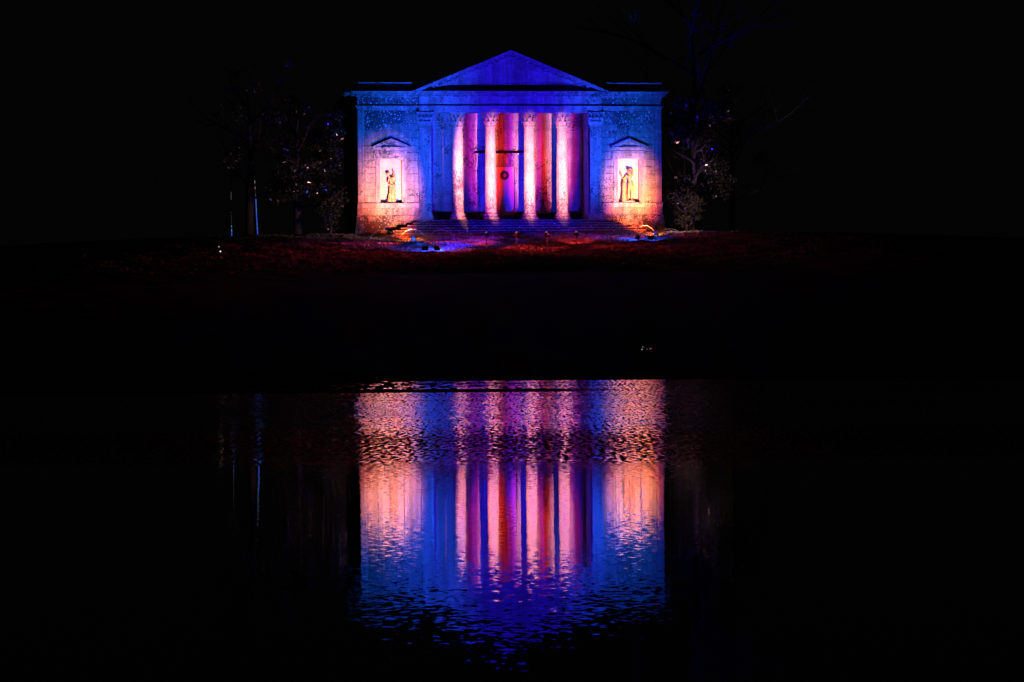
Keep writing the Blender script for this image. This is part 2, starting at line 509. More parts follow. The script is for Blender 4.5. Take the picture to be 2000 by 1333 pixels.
# --- body of the two wings, with the niches left open
SILLB = Zp(406)
for s in (-1, 1):
    wl = MB()
    xa, xb = sorted((s * 5.0, s * W))
    n0, n1 = s * NX - 0.71, s * NX + 0.71
    zt, zb = Zp(310), SILL
    wl.box(xa, n0, 0.035, 14, PZ0, CORN - 0.31)
    wl.box(n1, xb, 0.035, 14, PZ0, CORN - 0.31)
    wl.box(n0, n1, 0.035, 14, zt, CORN - 0.31)
    wl.box(n0, n1, 0.035, 14, PZ0, zb)
    wl.box(n0, n1, 0.55, 14, zb, zt)
    wall = part('wall', wl, M_WALL, temple)
    # ashlar courses; a course is broken by the niche frame
    zc = Zp(405.5)
    courses = []
    z = SILL + 0.006
    k = 0
    while z < Zp(217) - 0.15:
        h = random.choice((0.42, 0.46, 0.50))
        z1 = min(z + h, Zp(217))
        if Zp(217) - z1 < 0.2: z1 = Zp(217)
        courses.append((z, z1)); z = z1
    xin = s * (PX + PH)
    x_lo, x_hi = sorted((xin, s * (W - 0.42)))
    f0, f1 = s * NX - 0.96, s * NX + 0.96
    for ci, (z0, z1) in enumerate(courses):
        spans = [(x_lo, f0), (f1, x_hi)] if z0 < Zp(299) else [(x_lo, x_hi)]
        for a0, a1 in spans:
            x = a0
            first = True
            while x < a1 - 0.01:
                wd = random.uniform(0.75, 1.25)
                if first and ci % 2: wd *= 0.55
                first = False
                x1 = x + wd
                if a1 - x1 < 0.35: x1 = a1
                d = random.uniform(-0.014, 0.012)
                mb = MB().block(x + 0.010, x1 - 0.010, d, 0.06, z0 + 0.009, z1 - 0.009, 0.022)
                part('stone_block', mb, M_WALL, wall)
                x = x1
    # corner strip of long quoins
    q0, q1 = sorted((s * (W - 0.42), s * W))
    z = SILL + 0.006
    while z < Zp(217) - 0.1:
        z1 = min(z + random.uniform(0.8, 1.1), Zp(217))
        if Zp(217) - z1 < 0.3: z1 = Zp(217)
        part('stone_block', MB().block(q0, q1, -0.05, 0.06, z + 0.004, z1 - 0.004, 0.012), M_TRIM, wall)
        z = z1
    # base courses under the sill
    p0, p1 = sorted((s * (PX + PH + 0.025), s * (W + 0.03)))
    for z0, z1, bx, yy, mt in ((PZ1, SILLB - 0.002, 0.95, -0.02, M_WALL), (Zp(432.5), PZ1, 0.7, -0.07, M_PLINTH), (Zp(445), Zp(432.5), 0.9, -0.12, M_PLINTH), (PZ0, Zp(445), 1.1, -0.16, M_PLINTH)):
        x = p0
        while x < p1 - 0.01:
            x1 = x + bx * random.uniform(0.75, 1.3)
            if p1 - x1 < 0.35: x1 = p1
            e = (abs(yy) if abs(x1 - s * (W + 0.03)) < 1e-6 and s > 0 else 0)
            e0 = (abs(yy) if abs(x - s * (W + 0.03)) < 1e-6 and s < 0 else 0)
            part('stone_block', MB().block(x + 0.005 - e0, x1 - 0.005 + e, yy + random.uniform(-0.008, 0.008), 0.06, z0 + 0.004, z1 - 0.004, 0.016), mt, wall)
            x = x1
    # sill course
    sl = MB(); sl.box(p0, p1, -0.13, 0.1, SILLB, SILL - 0.09); sl.box(p0, p1, -0.17, 0.1, SILL - 0.088, SILL)
    part('sill_course', sl, M_TRIM, temple)

    # niche: lined recess, moulded frame and its own small pediment
    ni = MB()
    ni.box(n0, n1, 0.54, 0.549, zb + 0.003, zt - 0.003)
    ni.box(n0 - 0.0, n0 + 0.035, 0.037, 0.54, zb + 0.003, zt - 0.003)
    ni.box(n1 - 0.035, n1, 0.037, 0.54, zb + 0.003, zt - 0.003)
    ni.box(n0 + 0.036, n1 - 0.036, 0.037, 0.54, zt - 0.035, zt - 0.003)
    niche = part('niche', ni, M_NICHE, temple)
    cx = s * NX
    fr = MB()
    for d in (-1, 1):
        a0, a1 = sorted((cx + d * 0.71, cx + d * 0.86)); fr.box(a0, a1, -0.04, 0.04, SILL, Zp(305))
        a0, a1 = sorted((cx + d * 0.862, cx + d * 0.97)); fr.box(a0, a1, -0.075, 0.04, SILL, Zp(300))
        a0, a1 = sorted((cx + d * 0.972, cx + d * 1.10)); fr.box(a0, a1, -0.045, 0.04, Zp(316), Zp(299.2))
        # scroll bracket ears
        a0, a1 = sorted((cx + d * 0.99, cx + d * 1.08)); fr.box(a0, a1, -0.15, -0.046, Zp(312), Zp(299.5))
    fr.box(cx - 0.86, cx + 0.86, -0.041, 0.04, Zp(310), Zp(305) - 0.001)
    fr.box(cx - 0.97, cx + 0.97, -0.076, 0.04, Zp(305) + 0.001, Zp(299.5))
    part('frame', fr, M_TRIM, niche)
    hd = MB()
    hd.box(cx - 1.02, cx + 1.02, -0.10, 0.04, Zp(299), Zp(296))
    hd.box(cx - 1.06, cx + 1.06, -0.055, 0.04, Zp(296), Zp(291.5))
    hd.box(cx - 1.10, cx + 1.10, -0.15, 0.04, Zp(291.5), Zp(289.5))
    hd.box(cx - 1.16, cx + 1.16, -0.20, 0.04, Zp(289.5), Zp(287.8))
    hx, z0, z1 = 1.22, Zp(287.8), Zp(271)
    sl_ = (z1 - z0) / hx
    tk = 0.12
    hd.prism([(cx - hx + 0.25, z0 + 0.001), (cx + hx - 0.25, z0 + 0.001), (cx, z1 - 0.1)], -0.06, 0.04)
    for d in (-1, 1):
        pl = [(cx, z1), (cx + d * hx, z0 + 0.01), (cx + d * (hx - 0.02), z0 + 0.002), (cx + d * (hx - tk / sl_), z0 + 0.002), (cx, z1 - tk)]
        hd.prism(pl if d < 0 else pl[::-1], -0.24, 0.04)
        pl = [(cx, z1 - tk), (cx + d * (hx - tk / sl_), z0 + 0.002), (cx + d * (hx - 1.6 * tk / sl_), z0 + 0.002), (cx, z1 - 1.6 * tk)]
        hd.prism(pl if d < 0 else pl[::-1], -0.15, 0.039)
    part('hood', hd, M_TRIM, niche)

# --- small bracket on the left flank
part('bracket', MB().box(-W - 0.20, -W - 0.002, 1.2, 1.3, Zp(293), Zp(289)).box(-W - 0.12, -W - 0.002, 1.22, 1.28, Zp(297), Zp(293)), M_HOOP, temple)

# --- entablature
en = MB()
XE = 5.73
# architrave in fasciae
for x0, x1, yf, back in ((-XE, XE, FACE, 0.95),):
    en.box(x0, x1, yf, back, ARCH, Zp(215.5))
    en.box(x0 - 0.02, x1 + 0.02, yf - 0.03, back, Zp(215.5), Zp(210.5))
    en.box(x0 - 0.05, x1 + 0.05, yf - 0.07, back, Zp(210.5), Zp(209))
    en.box(x0 - 0.09, x1 + 0.09, yf - 0.12, back, Zp(209), TAEN)
for s in (-1, 1):
    a0, a1 = sorted((s * (XE + 0.091), s * (W + 0.0)))
    e = 0.0
    en.box(a0, a1, -0.03, 0.5, Zp(217), Zp(212.5))
    b0, b1 = sorted((s * (XE + 0.091), s * (W + 0.04)))
    en.box(b0, b1, -0.07, 0.5, Zp(212.5), Zp(209.3))
    b0, b1 = sorted((s * (XE + 0.091), s * (W + 0.12)))
    en.box(b0, b1, -0.13, 0.5, Zp(209.3), TAEN)
    en.box(*sorted((s * (W + 0.001), s * (W + 0.12))), 0.5, 14, Zp(209.3), TAEN)
part('architrave', en, M_TRIM, temple)
fz = MB()
fz.box(-XE, XE, FACE + 0.01, 0.95, TAEN, FRZ)
part('frieze', fz, M_TRIM, temple)
for s in (-1, 1): part('frieze', MB().box(*sorted((s * XE, s * W)), 0.0, 0.5, TAEN, FRZ), M_WALL, temple)

modme = MB().box(-0.085, 0.085, -0.26, 0.0, 0.0, 0.11).mesh('modillion')
cn = MB()
z0 = FRZ
cn.box(-XE, XE, FACE - 0.10, 0.95, z0, z0 + 0.07)
cn.box(-XE, XE, FACE - 0.06, 0.95, z0 + 0.07, z0 + 0.20)
cn.box(-XE - 0.36, XE + 0.36, FACE - 0.40, 0.95, z0 + 0.20, CORN - 0.045)
cn.box(-XE - 0.40, XE + 0.40, FACE - 0.45, 0.95, CORN - 0.045, CORN)
for s in (-1, 1):
    cn.box(*sorted((s * XE, s * (W + 0.09))), -0.10, 0.5, z0, z0 + 0.07)
    cn.box(*sorted((s * XE, s * (W + 0.06))), -0.06, 0.5, z0 + 0.07, z0 + 0.20)
    cn.box(*sorted((s * (XE + 0.405), s * (W + 0.36))), -0.38, 0.5, z0 + 0.20, CORN - 0.05)
    cn.box(*sorted((s * (XE + 0.405), s * (W + 0.42))), -0.44, 0.5, CORN - 0.05, CORN - 0.004)
    # return along the flank
    cn.box(*sorted((s * W, s * (W + 0.09))), 0.5, 14, z0, z0 + 0.07)
    xo = 0.34 if s < 0 else 0.0
    cn.box(*sorted((s * W, s * (W + 0.36 + xo))), 0.5, 14, z0 + 0.20, CORN - 0.05)
    cn.box(*sorted((s * W, s * (W + 0.42 + xo))), 0.5, 14, CORN - 0.05, CORN - 0.004)
cornice = part('cornice', cn, M_TRIM, temple)
SP = 0.375
for k in range(-15, 16):
    link('modillion', modme, M_TRIM, cornice, (k * SP, FACE - 0.062, z0 + 0.08))
for s in (-1, 1):
    x = XE + 0.28
    while x < W + 0.05:
        link('modillion', modme, M_TRIM, cornice, (s * x, -0.062, z0 + 0.08)); x += SP
    for k in range(12):
        o = link('modillion', modme, M_TRIM, cornice, (s * (W + 0.062), 0.35 + k * SP, z0 + 0.08))
        o.rotation_euler.z = s * math.pi / 2

# --- pediment
ZA = Zp(100.5)
HX = 6.16
slope = (ZA - CORN) / HX
ty = MB().prism([(-HX + 0.5, CORN + 0.002), (HX - 0.5, CORN + 0.002), (0, ZA - 0.22)], FACE + 0.02, 0.9)
ped = part('pediment', ty, M_PED, temple)
rk = MB()
for d in (-1, 1):
    def band(t0, t1, y0):
        # band between vertical offsets t0 (upper) and t1 (lower) below the outer line
        def xa(t): return HX - t / slope
        pl = [(0, ZA - t0), (d * xa(t0), CORN + 0.004), (d * xa(t1), CORN + 0.004), (0, ZA - t1)]
        rk.prism(pl if d < 0 else pl[::-1], y0, 0.9)
    band(0.0, 0.07, FACE - 0.50)
    band(0.07, 0.19, FACE - 0.43)
    band(0.19, 0.33, FACE - 0.09)
    band(0.33, 0.42, FACE - 0.13)
    band(0.42, 0.50, FACE - 0.05)
raking = part('raking_cornice', rk, M_PED, ped)
ang = math.atan(slope)
for d in (-1, 1):
    x = 0.30
    while x < HX - 1.0:
        o = link('modillion', modme, M_PED, ped, (d * x, FACE - 0.092, ZA - x * slope - 0.325))
        o.rotation_euler.y = d * ang
        x += SP

# --- parapet and roof
pp = MB()
pp.box(-W + 0.12, W - 0.02, 0.12, 0.5, CORN - 0.31, Zp(165.5))
for s in (-1, 1): pp.box(*sorted((s * (W - 0.12), s * (W - 0.5))), 0.5, 14, CORN - 0.31, Zp(165.5))
parapet = part('parapet', pp, M_TRIM, temple)
cp = MB(); cp.box(-W + 0.06, W + 0.04, 0.0, 0.55, Zp(164.2), Zp(162.3))
for s in (-1, 1): cp.box(*sorted((s * (W - 0.04), s * (W - 0.58))), 0.55, 14, Zp(164.2), Zp(162.3))
part('coping', cp, M_TRIM, parapet)
rf = MB()
rf.box(-W + 0.5, W - 0.5, 0.95, 13.9, CORN - 0.30, CORN - 0.02)
rf.prism([(-HX + 0.4, CORN), (HX - 0.4, CORN), (0, ZA - 0.2)], 0.9, 7.5)
part('roof', rf, M_LEAD, temple)

# --- porch: floor, ceiling, side walls, back wall in courses
pc = MB()
pc.box(-5.0, 5.0, 0.95, YB, ARCH + 0.25, ARCH + 0.4)
part('ceiling', pc, M_PORCH, temple)
for s in (-1, 1):
    sw = MB().box(*sorted((s * 4.93, s * 4.999)), 0.30, YB, FLOOR, ARCH + 0.25)
    side = part('porch_wall', sw, M_PORCH, temple)
    # a respond pilaster on the side wall by the back corner
    part('pilaster', MB().box(*sorted((s * 4.86, s * 4.929)), YB - 0.75, YB - 0.25, FLOOR, ARCH + 0.1), M_TRIM, side)
bw = MB()
DX0, DX1, DZT = -0.62, 0.62, Zp(321)
bw.box(-5.0, DX0, YB + 0.05, YB + 0.6, FLOOR, ARCH + 0.25)
bw.box(DX1, 5.0, YB + 0.05, YB + 0.6, FLOOR, ARCH + 0.25)
bw.box(DX0, DX1, YB + 0.05, YB + 0.6, DZT, ARCH + 0.25)
bwall = part('porch_wall', bw, M_PORCH, temple)
bounds = [FLOOR]
zl1, zl2 = Zp(393) , Zp(248)
zs = [FLOOR, FLOOR + 0.32, zl1 - 0.10, zl1]
kz = 9
for i in range(1, kz): zs.append(zl1 + (zl2 - zl1) * i / kz)
zs += [zl2, zl2 + (ARCH + 0.25 - zl2) / 2, ARCH + 0.25]
for i in range(len(zs) - 1):
    z0, z1 = zs[i], zs[i + 1]
    gap = 0.016 if (abs(z1 - zl2) < 1e-6 or abs(z1 - zl1) < 1e-6) else 0.003
    gap0 = 0.016 if (abs(z0 - zl2) < 1e-6 or abs(z0 - zl1) < 1e-6) else 0.003
    proud = -0.05 if i == 0 else (-0.045 if i == 2 else 0.0)
    if z0 >= DZT + 0.84: spans = [(-4.93, 4.93)]
    else: spans = [(-4.93, -1.60), (1.60, 4.93)]
    for a0, a1 in spans:
        x = a0; fst = True
        while x < a1 - 0.01:
            wd = random.uniform(1.0, 1.5) * (0.6 if fst and i % 2 else 1.0); fst = False
            x1 = x + wd
            if a1 - x1 < 0.4: x1 = a1
            part('stone_block', MB().block(x + 0.003, x1 - 0.003, YB + proud + random.uniform(-0.005, 0.005), YB + 0.06, z0 + gap0, z1 - gap, 0.012), M_PORCH, bwall)
            x = x1

# --- door with surround and hood
dm = MB()
dm.box(DX0 + 0.02, DX1 - 0.02, YB + 0.16, YB + 0.22, FLOOR + 0.05, DZT - 0.02)
door = part('door', dm, M_DOOR, temple)
for s in (-1, 1):
    for za, zb_ in ((0.30, 0.85), (0.98, 1.15), (1.28, 2.05), (2.18, 2.36), (2.48, DZT - FLOOR - 0.16)):
        xa, xb = sorted((s * 0.07, s * 0.51))
        f = MB(); z0, z1 = FLOOR + za, FLOOR + zb_
        f.box(xa, xb, YB + 0.135, YB + 0.159, z0, z0 + 0.05); f.box(xa, xb, YB + 0.135, YB + 0.159, z1 - 0.05, z1)
        f.box(xa, xa + 0.05, YB + 0.135, YB + 0.159, z0 + 0.05, z1 - 0.05); f.box(xb - 0.05, xb, YB + 0.135, YB + 0.159, z0 + 0.05, z1 - 0.05)
        f.block(xa + 0.08, xb - 0.08, YB + 0.142, YB + 0.159, z0 + 0.08, z1 - 0.08, 0.01)
        part('panel', f, M_DOOR, door)
part('handle', MB().lathe([(0.0, -0.04), (0.03, -0.035), (0.045, 0.0), (0.03, 0.035), (0.0, 0.04)], 12, (0.08, YB + 0.10, FLOOR + 1.08)), M_BLACK, door, 40)
df = MB()
for s in (-1, 1):
    df.box(*sorted((s * 0.62, s * 0.80)), YB - 0.05, YB + 0.24, FLOOR, DZT + 0.18)
    df.box(*sorted((s * 0.802, s * 0.975)), YB - 0.09, YB + 0.10, FLOOR, DZT + 0.34)
    df.box(*sorted((s * 0.98, s * 1.22)), YB - 0.03, YB + 0.10, FLOOR, DZT + 0.58)
    df.box(*sorted((s * 1.224, s * 1.595)), YB - 0.075, YB + 0.10, FLOOR, DZT + 0.58)
    df.box(*sorted((s * 1.26, s * 1.56)), YB - 0.10, YB - 0.074, FLOOR + 0.3, DZT + 0.45)
df.box(-0.619, 0.619, YB - 0.05, YB + 0.24, DZT, DZT + 0.179)
df.box(-0.80, 0.80, YB - 0.091, YB + 0.10, DZT + 0.181, DZT + 0.34)
part('surround', df, M_TRIM, door)
dh = MB()
zh = DZT + 0.342
dh.box(-1.62, 1.62, YB - 0.11, YB + 0.10, zh, zh + 0.24)
dh.box(-1.70, 1.70, YB - 0.16, YB + 0.10, zh + 0.241, zh + 0.32)
dh.box(-1.88, 1.88, YB - 0.34, YB + 0.10, zh + 0.321, zh + 0.43)
dh.box(-1.96, 1.96, YB - 0.40, YB + 0.10, zh + 0.431, zh + 0.49)
for s in (-1, 1):
    xa, xb = sorted((s * 1.66, s * 1.86))
    dh.box(xa, xb, YB - 0.13, YB + 0.04, zh - 0.35, zh + 0.318)
    dh.box(xa + 0.01, xb - 0.01, YB - 0.28, YB - 0.131, zh, zh + 0.318)
part('hood', dh, M_TRIM, door)

# --- steps: a flight of stone slabs, each riser its own row
ends = [(-5.86, 6.02), (-6.26, 6.62), (-6.62, 7.12), (-7.06, 7.66), (-7.56, 8.18)]
top = FLOOR
for k, (a0, a1) in enumerate(ends):
    z1 = top - k * 0.165; z0 = z1 - 0.165
    yf = -0.62 - k * 0.36
    sm_ = MB(); sm_.box(a0, a1, yf, YB if k == 0 else yf + 0.9, z1 - 0.052, z1)
    so = part('step', sm_, M_STEP, temple)
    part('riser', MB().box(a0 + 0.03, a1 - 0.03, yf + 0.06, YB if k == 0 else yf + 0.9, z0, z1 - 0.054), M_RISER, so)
z1 = top - 5 * 0.165
part('footing', MB().box(-7.5, 8.1, -1.95, 0.5, 5.6, z1), M_STEP, temple)


# --- columns and antae
def leaf_plate(mb, base, out, side, wd, h, curl):
    prof = [(0.0, 0.0, 0.85), (0.015, 0.45, 1.0), (0.05, 0.78, 0.92), (curl * 0.7, 0.97, 0.7), (curl, 0.98, 0.45), (curl * 1.08, 0.84, 0.22)]
    vs = []
    t = 0.018
    for o_, zf, wf in prof:
        for sg in (-1, 1):
            vs.append(base + out * (o_ + 0.018) + side * (sg * wd * 0.5 * wf) + Vector((0, 0, h * zf)))
    k = len(prof)
    for o_, zf, wf in prof:
        for sg in (-1, 1):
            vs.append(base + out * (o_ - 0.012) + side * (sg * wd * 0.5 * wf) + Vector((0, 0, h * zf - 0.012)))
    fs = []
    for i in range(k - 1):
        fs.append((2 * i, 2 * i + 1, 2 * i + 3, 2 * i + 2))
        a = 2 * k
        fs.append((a + 2 * i, a + 2 * i + 2, a + 2 * i + 3, a + 2 * i + 1))
        fs.append((2 * i, 2 * i + 2, a + 2 * i + 2, a + 2 * i)); fs.append((2 * i + 1, a + 2 * i + 1, a + 2 * i + 3, 2 * i + 3))
    fs.append((0, 2 * k, 2 * k + 1, 1)); fs.append((2 * k - 2, 2 * k - 1, 4 * k - 1, 4 * k - 2))
    mb.add(vs, fs)


def capital_round(r, h):
    mb = MB()
    mb.lathe([(r + 0.005, -0.02), (r + 0.05, 0.0), (r + 0.055, 0.03), (r + 0.01, 0.055), (r - 0.05, 0.08), (r - 0.05, h * 0.5), (r - 0.01, h * 0.78), (r + 0.06, h - 0.12)], 24)
    for row, (z, hh, cl, n_, wd, ph) in enumerate(((0.07, h * 0.30, 0.15, 8, 0.25, 0.0), (0.10, h * 0.56, 0.18, 8, 0.24, math.pi / 8))):
        for k in range(n_):
            a = 2 * math.pi * k / n_ + ph + math.pi / 8
            o_ = Vector((math.cos(a), math.sin(a), 0)); sd = Vector((-math.sin(a), math.cos(a), 0))
            leaf_plate(mb, o_ * (r - 0.01 + 0.01 * row) + Vector((0, 0, z)), o_, sd, wd, hh, cl)
    for k in range(4):
        a = math.pi / 4 + k * math.pi / 2
        o_ = Vector((math.cos(a), math.sin(a), 0)); sd = Vector((-math.sin(a), math.cos(a), 0))
        # volute: a strap rising from the bell that ends in a curl
        mb.tube([o_ * (r + 0.02) + Vector((0, 0, h * 0.55)), o_ * (r + 0.10) + Vector((0, 0, h * 0.74)), o_ * (r + 0.20) + Vector((0, 0, h * 0.84))], [0.035, 0.04, 0.045], 6)
        c = o_ * (r + 0.21) + Vector((0, 0, h * 0.775))
        mb.tube([c - sd * 0.05, c + sd * 0.05], 0.085, 10)
        a2 = k * math.pi / 2
        o2 = Vector((math.cos(a2), math.sin(a2), 0)); s2 = Vector((-math.sin(a2), math.cos(a2), 0))
        for q_ in (-1, 1):
            c = o2 * (r + 0.085) + s2 * (q_ * 0.075) + Vector((0, 0, h * 0.76))
            mb.tube([c - o2 * 0.03, c + o2 * 0.035], 0.055, 8)
        c = o2 * (r + 0.10) + Vector((0, 0, h - 0.05))
        mb.lathe([(0.0, -0.06), (0.06, -0.03), (0.07, 0.0), (0.05, 0.04), (0.0, 0.05)], 8, tuple(c))
    half = r + 0.19
    pl = []
    for k in range(4):
        a = k * math.pi / 2
        ex = Vector((math.cos(a), math.sin(a), 0)); ey = Vector((-math.sin(a), math.cos(a), 0))
        for t_ in (-0.93, -0.5, 0.0, 0.5, 0.93):
            dip = 0.10 * (1 - t_ * t_)
            p = ex * (half - dip) + ey * (t_ * half)
            pl.append((p.x, p.y))
    mb.extrude_z([(x * 0.93, y * 0.93) for x, y in pl], h - 0.125, h - 0.07)
    pl2 = [(x * 1.05, y * 1.05) for x, y in pl]
    mb.extrude_z(pl2, h - 0.069, h)
    return mb


RB, RT = 0.365, 0.315
CH = 0.90
BZ = Zp(415) - FLOOR
SH = (ARCH - CH) - (FLOOR + BZ)
base_mb = MB(); base_mb.box(-0.50, 0.50, -0.50, 0.50, 0.0, 0.13)
base_mb.lathe([(0.50, 0.131), (0.53, 0.16), (0.52, 0.20), (0.45, 0.225), (0.41, 0.25), (0.41, 0.29), (0.46, 0.31), (0.485, 0.35), (0.46, 0.39), (0.40, 0.41), (0.395, 0.44), (RB, BZ)], 28)
base_me = base_mb.mesh('base', 35)
prof = []
for k in range(13):
    t_ = k / 12
    prof.append((RB - (RB - RT) * (t_ ** 1.7), SH * t_))
prof[-1] = (RT, SH - 0.05); prof += [(RT + 0.03, SH - 0.03), (RT + 0.03, SH)]
shaft_me = MB().lathe(prof, 32).mesh('shaft', 35)
cap_me = capital_round(RT, CH).mesh('capital', 40)
COLX = [-3.29, -1.225, 1.225, 3.29]
for x in COLX:
    o = bpy.data.objects.new('column', None); C.objects.link(o); o.parent = temple; o.location = (x, YC, FLOOR)
    o.rotation_euler.z = 0
    link('base', base_me, M_COL, o, (0, 0, 0.001))
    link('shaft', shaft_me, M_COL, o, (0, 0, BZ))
    link('capital', cap_me, M_COL, o, (0, 0, BZ + SH))


def anta_capital(h):
    mb = MB()
    hw = PH - 0.02
    y0 = -0.13
    mb.box(-hw - 0.03, hw + 0.03, y0 - 0.03, 0.3, 0.0, 0.04)
    mb.box(-hw, hw, y0, 0.3, 0.04, h - 0.12)
    F = Vector((0, -1, 0)); Xv = Vector((1, 0, 0))
    for z, hh, cl, xs in ((0.06, h * 0.30, 0.17, (-0.25, 0.0, 0.25)), (0.10, h * 0.55, 0.20, (-0.36, -0.12, 0.12, 0.36))):
        for x in xs: leaf_plate(mb, Vector((x, y0, z)), F, Xv, 0.23, hh, cl)
    for s in (-1, 1):
        o_ = Vector((s, -1, 0)).normalized(); sd = Vector((-o_.y, o_.x, 0))
        for z, hh, cl in ((0.06, h * 0.33, 0.11), (0.10, h * 0.58, 0.13)):
            leaf_plate(mb, Vector((s * hw, 0.08, z)), Vector((s, 0, 0)), Vector((0, 1, 0)), 0.2, hh, cl)
        c = Vector((s * hw, y0, 0)) + o_ * 0.15 + Vector((0, 0, h * 0.775))
        mb.tube([c - sd * 0.05, c + sd * 0.05], 0.085, 10)
        mb.tube([Vector((s * (hw - 0.06), y0, h * 0.55)), Vector((s * hw, y0, h * 0.72)) + o_ * 0.06, c + Vector((0, 0, 0.06))], [0.035, 0.04, 0.045], 6)
        cc_ = Vector((s * 0.085, y0 - 0.04, h * 0.76)); mb.tube([cc_ + Vector((0, 0.05, 0)), cc_ - Vector((0, 0.05, 0))], 0.055, 8)
    pl = [(-hw - 0.18, 0.3), (-hw - 0.18, y0 - 0.16), (-hw - 0.13, y0 - 0.18), (-0.15, y0 - 0.10), (0.15, y0 - 0.10), (hw + 0.13, y0 - 0.18), (hw + 0.18, y0 - 0.16), (hw + 0.18, 0.3)]
    mb.extrude_z(pl, h - 0.115, h - 0.06); mb.extrude_z([(x * 1.03, y - 0.01 if y < 0.2 else y) for x, y in pl], h - 0.058, h - 0.001)
    return mb


ac_me = anta_capital(CH).mesh('capital', 40)
ab = MB()
ab.box(-PH - 0.13, PH + 0.13, -0.27, 0.3, 0, 0.13)
for z0, z1, e in ((0.131, 0.20, 0.11), (0.201, 0.30, 0.05), (0.301, 0.38, 0.09), (0.381, BZ - 0.001, 0.03)):
    ab.box(-PH - e, PH + e, -0.13 - e, 0.3, z0, z1)
ab_me = ab.mesh('base')
for s in (-1, 1):
    o = bpy.data.objects.new('pilaster', None); C.objects.link(o); o.parent = temple; o.location = (s * PX, 0, FLOOR)
    link('base', ab_me, M_WALL, o, (0, 0, 0.001))
    link('shaft', MB().block(-PH, PH, -0.13, 0.3, BZ, BZ + SH - 0.05, 0.012).box(-PH - 0.03, PH + 0.03, -0.16, 0.3, BZ + SH - 0.05, BZ + SH - 0.002).mesh('shaft'), M_WALL, o)
    link('capital', ac_me, M_TRIM, o, (0, 0, BZ + SH))


# ------------------------------------------------------------------ statues
def skinned(name, joints, bones, mat, parent, loc, sub=2):
    """joints: name -> (x, y, z, rx, ry); one continuous skinned body"""
    names = list(joints)
    me = bpy.data.meshes.new(name)
    me.from_pydata([joints[k][:3] for k in names], [(names.index(a), names.index(b_)) for a, b_ in bones], [])
    o = bpy.data.objects.new(name, me); C.objects.link(o)
    sk = o.modifiers.new('skin', 'SKIN')
    for i, k in enumerate(names):
        r = joints[k][3:]
        d = me.skin_vertices[0].data[i]
        d.radius = (r[0], r[1] if len(r) > 1 else r[0]); d.use_root = (i == 0)
    sk.branch_smoothing = 0.4
    ss = o.modifiers.new('sub', 'SUBSURF'); ss.levels = sub; ss.render_levels = sub
    me.materials.append(mat)
    dg = bpy.context.evaluated_depsgraph_get()
    me2 = bpy.data.meshes.new_from_object(o.evaluated_get(dg)); me2.name = name
    bpy.data.objects.remove(o)
    me2.polygons.foreach_set('use_smooth', [True] * len(me2.polygons))
    return link(name, me2, mat, parent, loc)


def cloth_col(rings, seg=36, folds=9, amp=0.09):
    """gathered cloth round a run of centres: rings = (cx, cy, z, rx, ry, amp factor)"""
    vs = []; fs = []
    for ri, (cx, cy, z, rx, ry, af) in enumerate(rings):
        for k in range(seg):
            a = 2 * math.pi * k / seg
            m_ = 1 + amp * af * math.sin(folds * a + 0.9 * ri * 0.5) + 0.4 * amp * af * math.sin(4 * a + ri)
            vs.append((cx + rx * m_ * math.cos(a), cy + ry * m_ * math.sin(a), z))
    for r_ in range(len(rings) - 1):
        for k in range(seg):
            j = (k + 1) % seg
            fs.append((r_ * seg + k, r_ * seg + j, (r_ + 1) * seg + j, (r_ + 1) * seg + k))
    fs.append(tuple(range(seg - 1, -1, -1))); fs.append(tuple((len(rings) - 1) * seg + k for k in range(seg)))
    return MB().add(vs, fs)


def hand(mb, p, d, side, s=1.0):
    """palm and five bent fingers"""
    p = Vector(p); d = Vector(d).normalized(); side = Vector(side).normalized(); nrm_ = d.cross(side)
    mb.tube([p, p + d * 0.05 * s, p + d * 0.09 * s], [0.028 * s, 0.042 * s, 0.038 * s], 8)
    for k, L in enumerate((0.075, 0.085, 0.08, 0.062)):
        q_ = p + d * 0.08 * s + side * ((k - 1.5) * 0.021 * s)
        mb.tube([q_, q_ + d * L * 0.5 * s + nrm_ * 0.006, q_ + d * L * 0.8 * s + nrm_ * 0.03], [0.0105 * s, 0.010 * s, 0.007 * s], 6)
    q_ = p + d * 0.03 * s - side * 0.035 * s
    mb.tube([q_, q_ + (d * 0.5 - side).normalized() * 0.035 * s, q_ + (d - side * 0.5).normalized() * 0.07 * s], [0.013 * s, 0.012 * s, 0.008 * s], 6)


STY = 0.24
NZ = SILL
